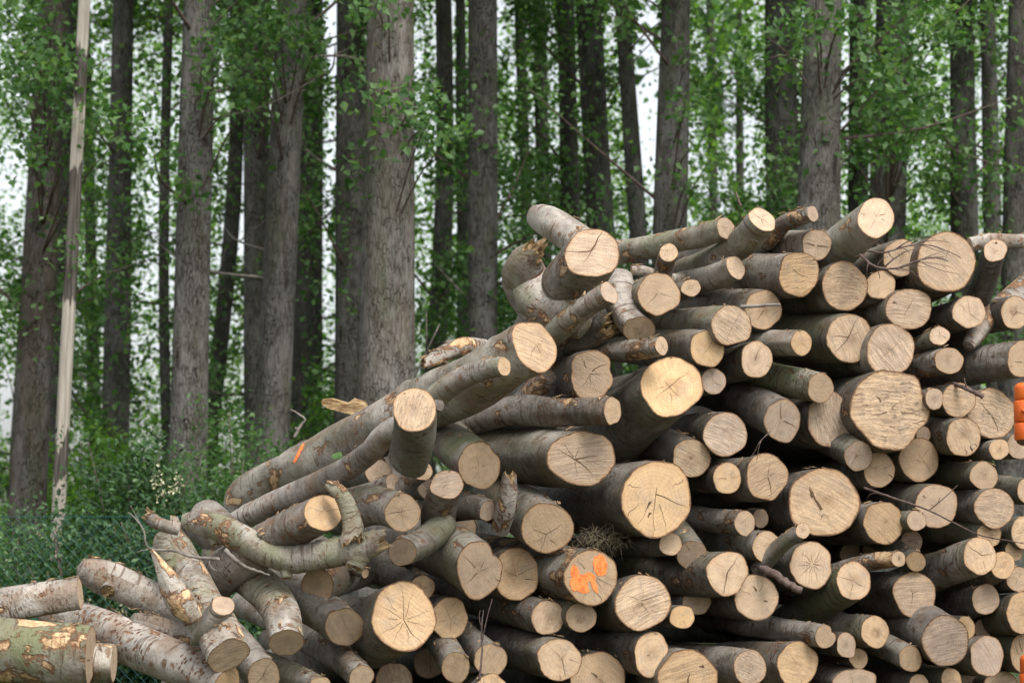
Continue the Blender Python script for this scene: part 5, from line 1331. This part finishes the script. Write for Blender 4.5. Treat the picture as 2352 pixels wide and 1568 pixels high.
TREES = [
 # label, (x top, y top), (x bottom, y bottom), width top, width bottom, distance, options
 ('dark thin tree at the left photo edge left of the reddish trunk', (75, 400), (30, 1150), 24, 30, 36, dict(lum=.5, leafy=.9)),
 ('tall trunk with reddish brown lower bark, leftmost of the thick trees', (125, 0), (55, 1300), 70, 90, 23, dict(sprays=[(90, 190, 100, 70, 420, 20.5), (230, 270, 80, 45, 300, 20), (60, 330, 60, 60, 240, 20.5), (150, 110, 70, 40, 180, 20), (30, 60, 50, 50, 150, 21)], lum=.72, red=.5, low=3.0)),
 ('dark slim tree close behind the reddish trunk', (160, 0), (105, 1200), 42, 46, 30, dict(lum=.45)),
 ('dead leaning stem with bark stripped to pale wood', (193, 0), (128, 1330), 25, 33, 20, dict(mat='peeled', leafy=.35, limbs=3, bare=2, low=3.5)),
 ('dark green tinged trunk between the stripped dead stem and the first big grey trunk', (284, 0), (265, 960), 48, 62, 28, dict(lum=.55, bare=2)),
 ('narrow far stem left of the green tinged trunk', (205, 400), (217, 1000), 26, 34, 38, dict(lum=.4)),
 ('slim dark pole-like tree just left of the first big grey trunk', (380, 0), (388, 950), 24, 26, 32, dict(lum=.38, bend=.06)),
 ('big straight grey trunk reaching down to the fence, left third of the photo', (458, 0), (430, 1180), 72, 88, 21.5, dict(sprays=[(510, 110, 40, 90, 260, 20.8), (540, 230, 40, 40, 120, 21)], lum=1.0, low=4.2, bare=5, leafy=.6)),
 ('dark crooked stem right of the big straight grey trunk', (528, 250), (497, 900), 36, 40, 34, dict(lum=.35, bend=.12)),
 ('brown trunk half hidden behind the grey trunk left of centre', (590, 0), (588, 940), 62, 56, 27, dict(lum=.72, leafy=1.2)),
 ('grey trunk left of centre whose foot is hidden by the longest log', (672, 0), (622, 1060), 72, 80, 22.5, dict(sprays=[(630, 50, 70, 50, 330, 21), (600, 150, 60, 35, 130, 21), (730, 100, 35, 60, 160, 21.5)], lum=.95, low=4.8, bare=6, leafy=.7)),
 ('dark slender tree right of the grey trunk left of centre, left of a close pair', (705, 100), (688, 980), 32, 42, 33, dict(lum=.42)),
 ('dark slender tree, right of a close pair beside the bright sky slit', (728, 200), (722, 1000), 30, 36, 34, dict(lum=.38)),
 ('brown trunk directly left of the thickest pale trunk', (804, 0), (808, 920), 66, 78, 26, dict(lum=.72, bare=4, leafy=.8)),
 ('thickest pale grey trunk, standing nearest in the centre of the wood', (897, 0), (888, 900), 108, 132, 20, dict(sprays=[(890, 240, 60, 35, 200, 19.2), (990, 270, 50, 60, 260, 19.4), (860, 30, 80, 30, 160, 19.4)], lum=1.12, red=.25, low=4.2, bare=5, leafy=.8)),
 ('leaning dark stem right of the thickest pale trunk', (1018, 0), (990, 800), 40, 46, 29, dict(lum=.5, bend=.10)),
 ('thin dark tree left of the mossy trunk above the grey limb', (1058, 100), (1066, 760), 26, 32, 33, dict(lum=.38)),
 ('mossy brown trunk above the left shoulder of the heap', (1108, 0), (1110, 780), 68, 66, 25, dict(lum=.75, bare=4, leafy=.9)),
 ('thin leafy tree, left of two behind the grey limb', (1192, 0), (1212, 560), 24, 28, 36, dict(lum=.36, leafy=1.5)),
 ('thin leafy tree, right of two behind the grey limb', (1238, 0), (1250, 560), 32, 36, 34, dict(lum=.38, leafy=1.5)),
 ('leaf-clad trunk above the Y-cracked stump', (1298, 0), (1312, 560), 42, 46, 30, dict(lum=.5, leafy=1.3)),
 ('broad dim trunk covered in leafy shoots right of the Y-cracked stump', (1352, 0), (1382, 560), 58, 64, 29, dict(lum=.58, leafy=1.4)),
 ('brown stem leaning left, on the left side of the big sky opening', (1428, 0), (1468, 560), 36, 42, 27, dict(lum=.7, leafy=1.0)),
 ('grey trunk right of the big sky opening', (1552, 0), (1538, 560), 66, 78, 23, dict(sprays=[(1600, 220, 40, 110, 200, 22), (1610, 400, 50, 60, 200, 22)], lum=.85, leafy=.75, low=3.4)),
 ('thin far stem among leaves right of the sky opening', (1632, 100), (1640, 560), 20, 22, 40, dict(lum=.35, leafy=1.6)),
 ('faint far stem left of the leafy trunk over the crest', (1698, 100), (1700, 560), 18, 20, 42, dict(lum=.35, leafy=1.3)),
 ('dark leafy trunk left of the palest right-hand trunk', (1790, 0), (1798, 560), 74, 78, 26, dict(lum=.6, leafy=1.1)),
 ('palest near trunk on the right, standing over the crest of the heap', (1892, 0), (1880, 560), 84, 100, 21, dict(sprays=[(1860, 50, 60, 50, 200, 20.2), (1765, 150, 40, 90, 200, 20.6), (2010, 170, 50, 110, 300, 20.4), (1965, 40, 50, 40, 120, 20.2)], lum=1.1, low=4.0, leafy=.7, bare=3)),
 ('slim trunk just right of the palest right-hand trunk', (1974, 0), (1970, 560), 44, 48, 27, dict(lum=.6, leafy=1.2)),
 ('wide shaded trunk behind dense leaves above the biggest round log', (2052, 0), (2038, 560), 78, 84, 25, dict(sprays=[(2080, 230, 90, 110, 560, 22), (2040, 330, 90, 60, 260, 22), (2140, 60, 70, 70, 300, 22)], lum=.62, leafy=1.5)),
 ('straight brown trunk behind the biggest round log', (2208, 0), (2216, 600), 54, 62, 25, dict(lum=.62, leafy=.9, low=3.6)),
 ('dark slim trunk second from the right photo edge', (2268, 0), (2282, 640), 36, 42, 29, dict(lum=.42, leafy=1.0)),
 ('grey brown trunk at the right photo edge', (2345, 0), (2330, 640), 58, 64, 24, dict(lum=.7, leafy=.7, low=3.4)),
]
for i, (lab, tp, bt, wt, wb, Y, kw) in enumerate(TREES):
    tree(lab, tp, bt, wt, wb, Y, i + 3, **kw)

# far wood, one green mass: leaves hung in clumps in the depth of the stand
def far_wood():
    n_c = 10000
    Y = nrg.uniform(34, 60, n_c)
    px = nrg.uniform(-500, 2852, n_c); py = nrg.uniform(-250, 1330, n_c) 
    u, v = (px - 1176) / FPX, (784 - py) / FPX
    ry = CP - v * SP; rz_ = SP + v * CP
    C = np.stack([u * Y / ry, Y, EYE + rz_ * Y / ry], 1)
    C = C[C[:, 2] > .2]
    n = nrg.integers(14, 40, len(C))
    P = np.repeat(C, n, axis=0)
    P = P + nrg.normal(size=P.shape) * np.array([.34, .4, .38])
    P = P[keep_mask(P)]
    P = P[P[:, 2] > .1]
    o = link('far_wood', leaves_mesh('far_wood', P, .085), M['farleaf'])
    tag(o, 'green leafy mass of the wood far behind the trunks', 'foliage', None, 'stuff')
far_wood()

# undergrowth
def shrub(label, px, py_top, Y, wid, dep, n, lsize=.04, flowers=0, seed=1, hang=True, name='shrub', mat='shrub'):
    r = random.Random(seed)
    c = at(px, 1300, Y)
    ht = at(px, py_top, Y).z
    root = empty(name, (c.x, Y, 0))
    tag(root, label, 'shrub', 'shrubs behind the fence')
    loc = np.array(root.location)
    C = []
    stems = []
    for k in range(34):
        az = r.uniform(0, 6.283); rr = r.uniform(0, 1) ** .6
        tx, ty = math.cos(az) * rr * wid, math.sin(az) * rr * dep
        tz = ht * (1 - .45 * rr ** 2) * r.uniform(.72, 1.04)
        stems.append((tx, ty, tz))
        if k < 14:
            q = catmull([(tx * .1, ty * .1, 0, .014), (tx * .5, ty * .5, tz * .6, .009), (tx, ty, tz, .003)], 8)
            v2, f2 = tube_mb([Vector(x[:3]) for x in q], list(q[:, 3]), 5)
            link('stem', mesh_py('stem', v2, f2), M['twig'], root)
        for j in range(14):
            t = r.uniform(.12, 1.0)
            C.append((tx * t ** .7 + r.gauss(0, .1), ty * t ** .7 + r.gauss(0, .1), tz * t + r.gauss(0, .08)))
    C = np.array(C)
    cnt = max(1, n // len(C))
    P = np.repeat(C, cnt, 0)
    P = P + nrg.normal(size=P.shape) * np.array([.11, .10, .08])
    P = P[P[:, 2] > .03]
    P = P[keep_mask(P + loc)]
    link('foliage', leaves_mesh('foliage', P, lsize, up=.8, slim=.6), M[mat], root)
    if flowers:
        FPs = []
        tops = sorted(stems, key=lambda s_: s_[1])[:flowers * 2]
        r.shuffle(tops)
        for (tx, ty, tz) in tops[:flowers]:
            c0 = np.array((tx + r.gauss(0, .15), ty - .08, tz * r.uniform(.55, 1.0)))
            FPs.append(c0 + nrg.normal(size=(46, 3)) * np.array([.035, .03, .05]))
        link('blossom', leaves_mesh('blossom', np.concatenate(FPs), .022), M['flower'], root)
    return root
shrub('tall shrub with cream blossom between the stripped dead stem and the big grey trunk', 300, 985, 18.2, 1.0, .7, 19000, .05, 9, 4)
shrub('low shrub with cream blossom in front of the stripped dead stem', 170, 1200, 17.0, .75, .5, 9000, .046, 4, 6)
shrub('leafy shrub behind the fence beside the foot of the big grey trunk', 400, 1120, 17.0, .8, .5, 13000, .048, 3, 8)
shrub('light green shrub at the foot of the reddish trunk', 40, 1180, 17.4, .7, .5, 8000, .05, 2, 10, mat='leaf')
shrub('bushy undergrowth between the big grey trunk and the longest log', 545, 930, 20.5, .75, .8, 13000, .055, 0, 12, mat='leaf')
shrub('undergrowth seen right of the grey trunk left of centre', 760, 850, 27, 1.2, .8, 11000, .07, 0, 14, mat='farleaf')
shrub('green bush far behind the dead stem at the left', 190, 880, 27, 1.1, .8, 11000, .07, 0, 16, mat='farleaf')
shrub('low bush spreading at the very left of the fence', -60, 1150, 18.5, .8, .6, 9000, .045, 2, 18)
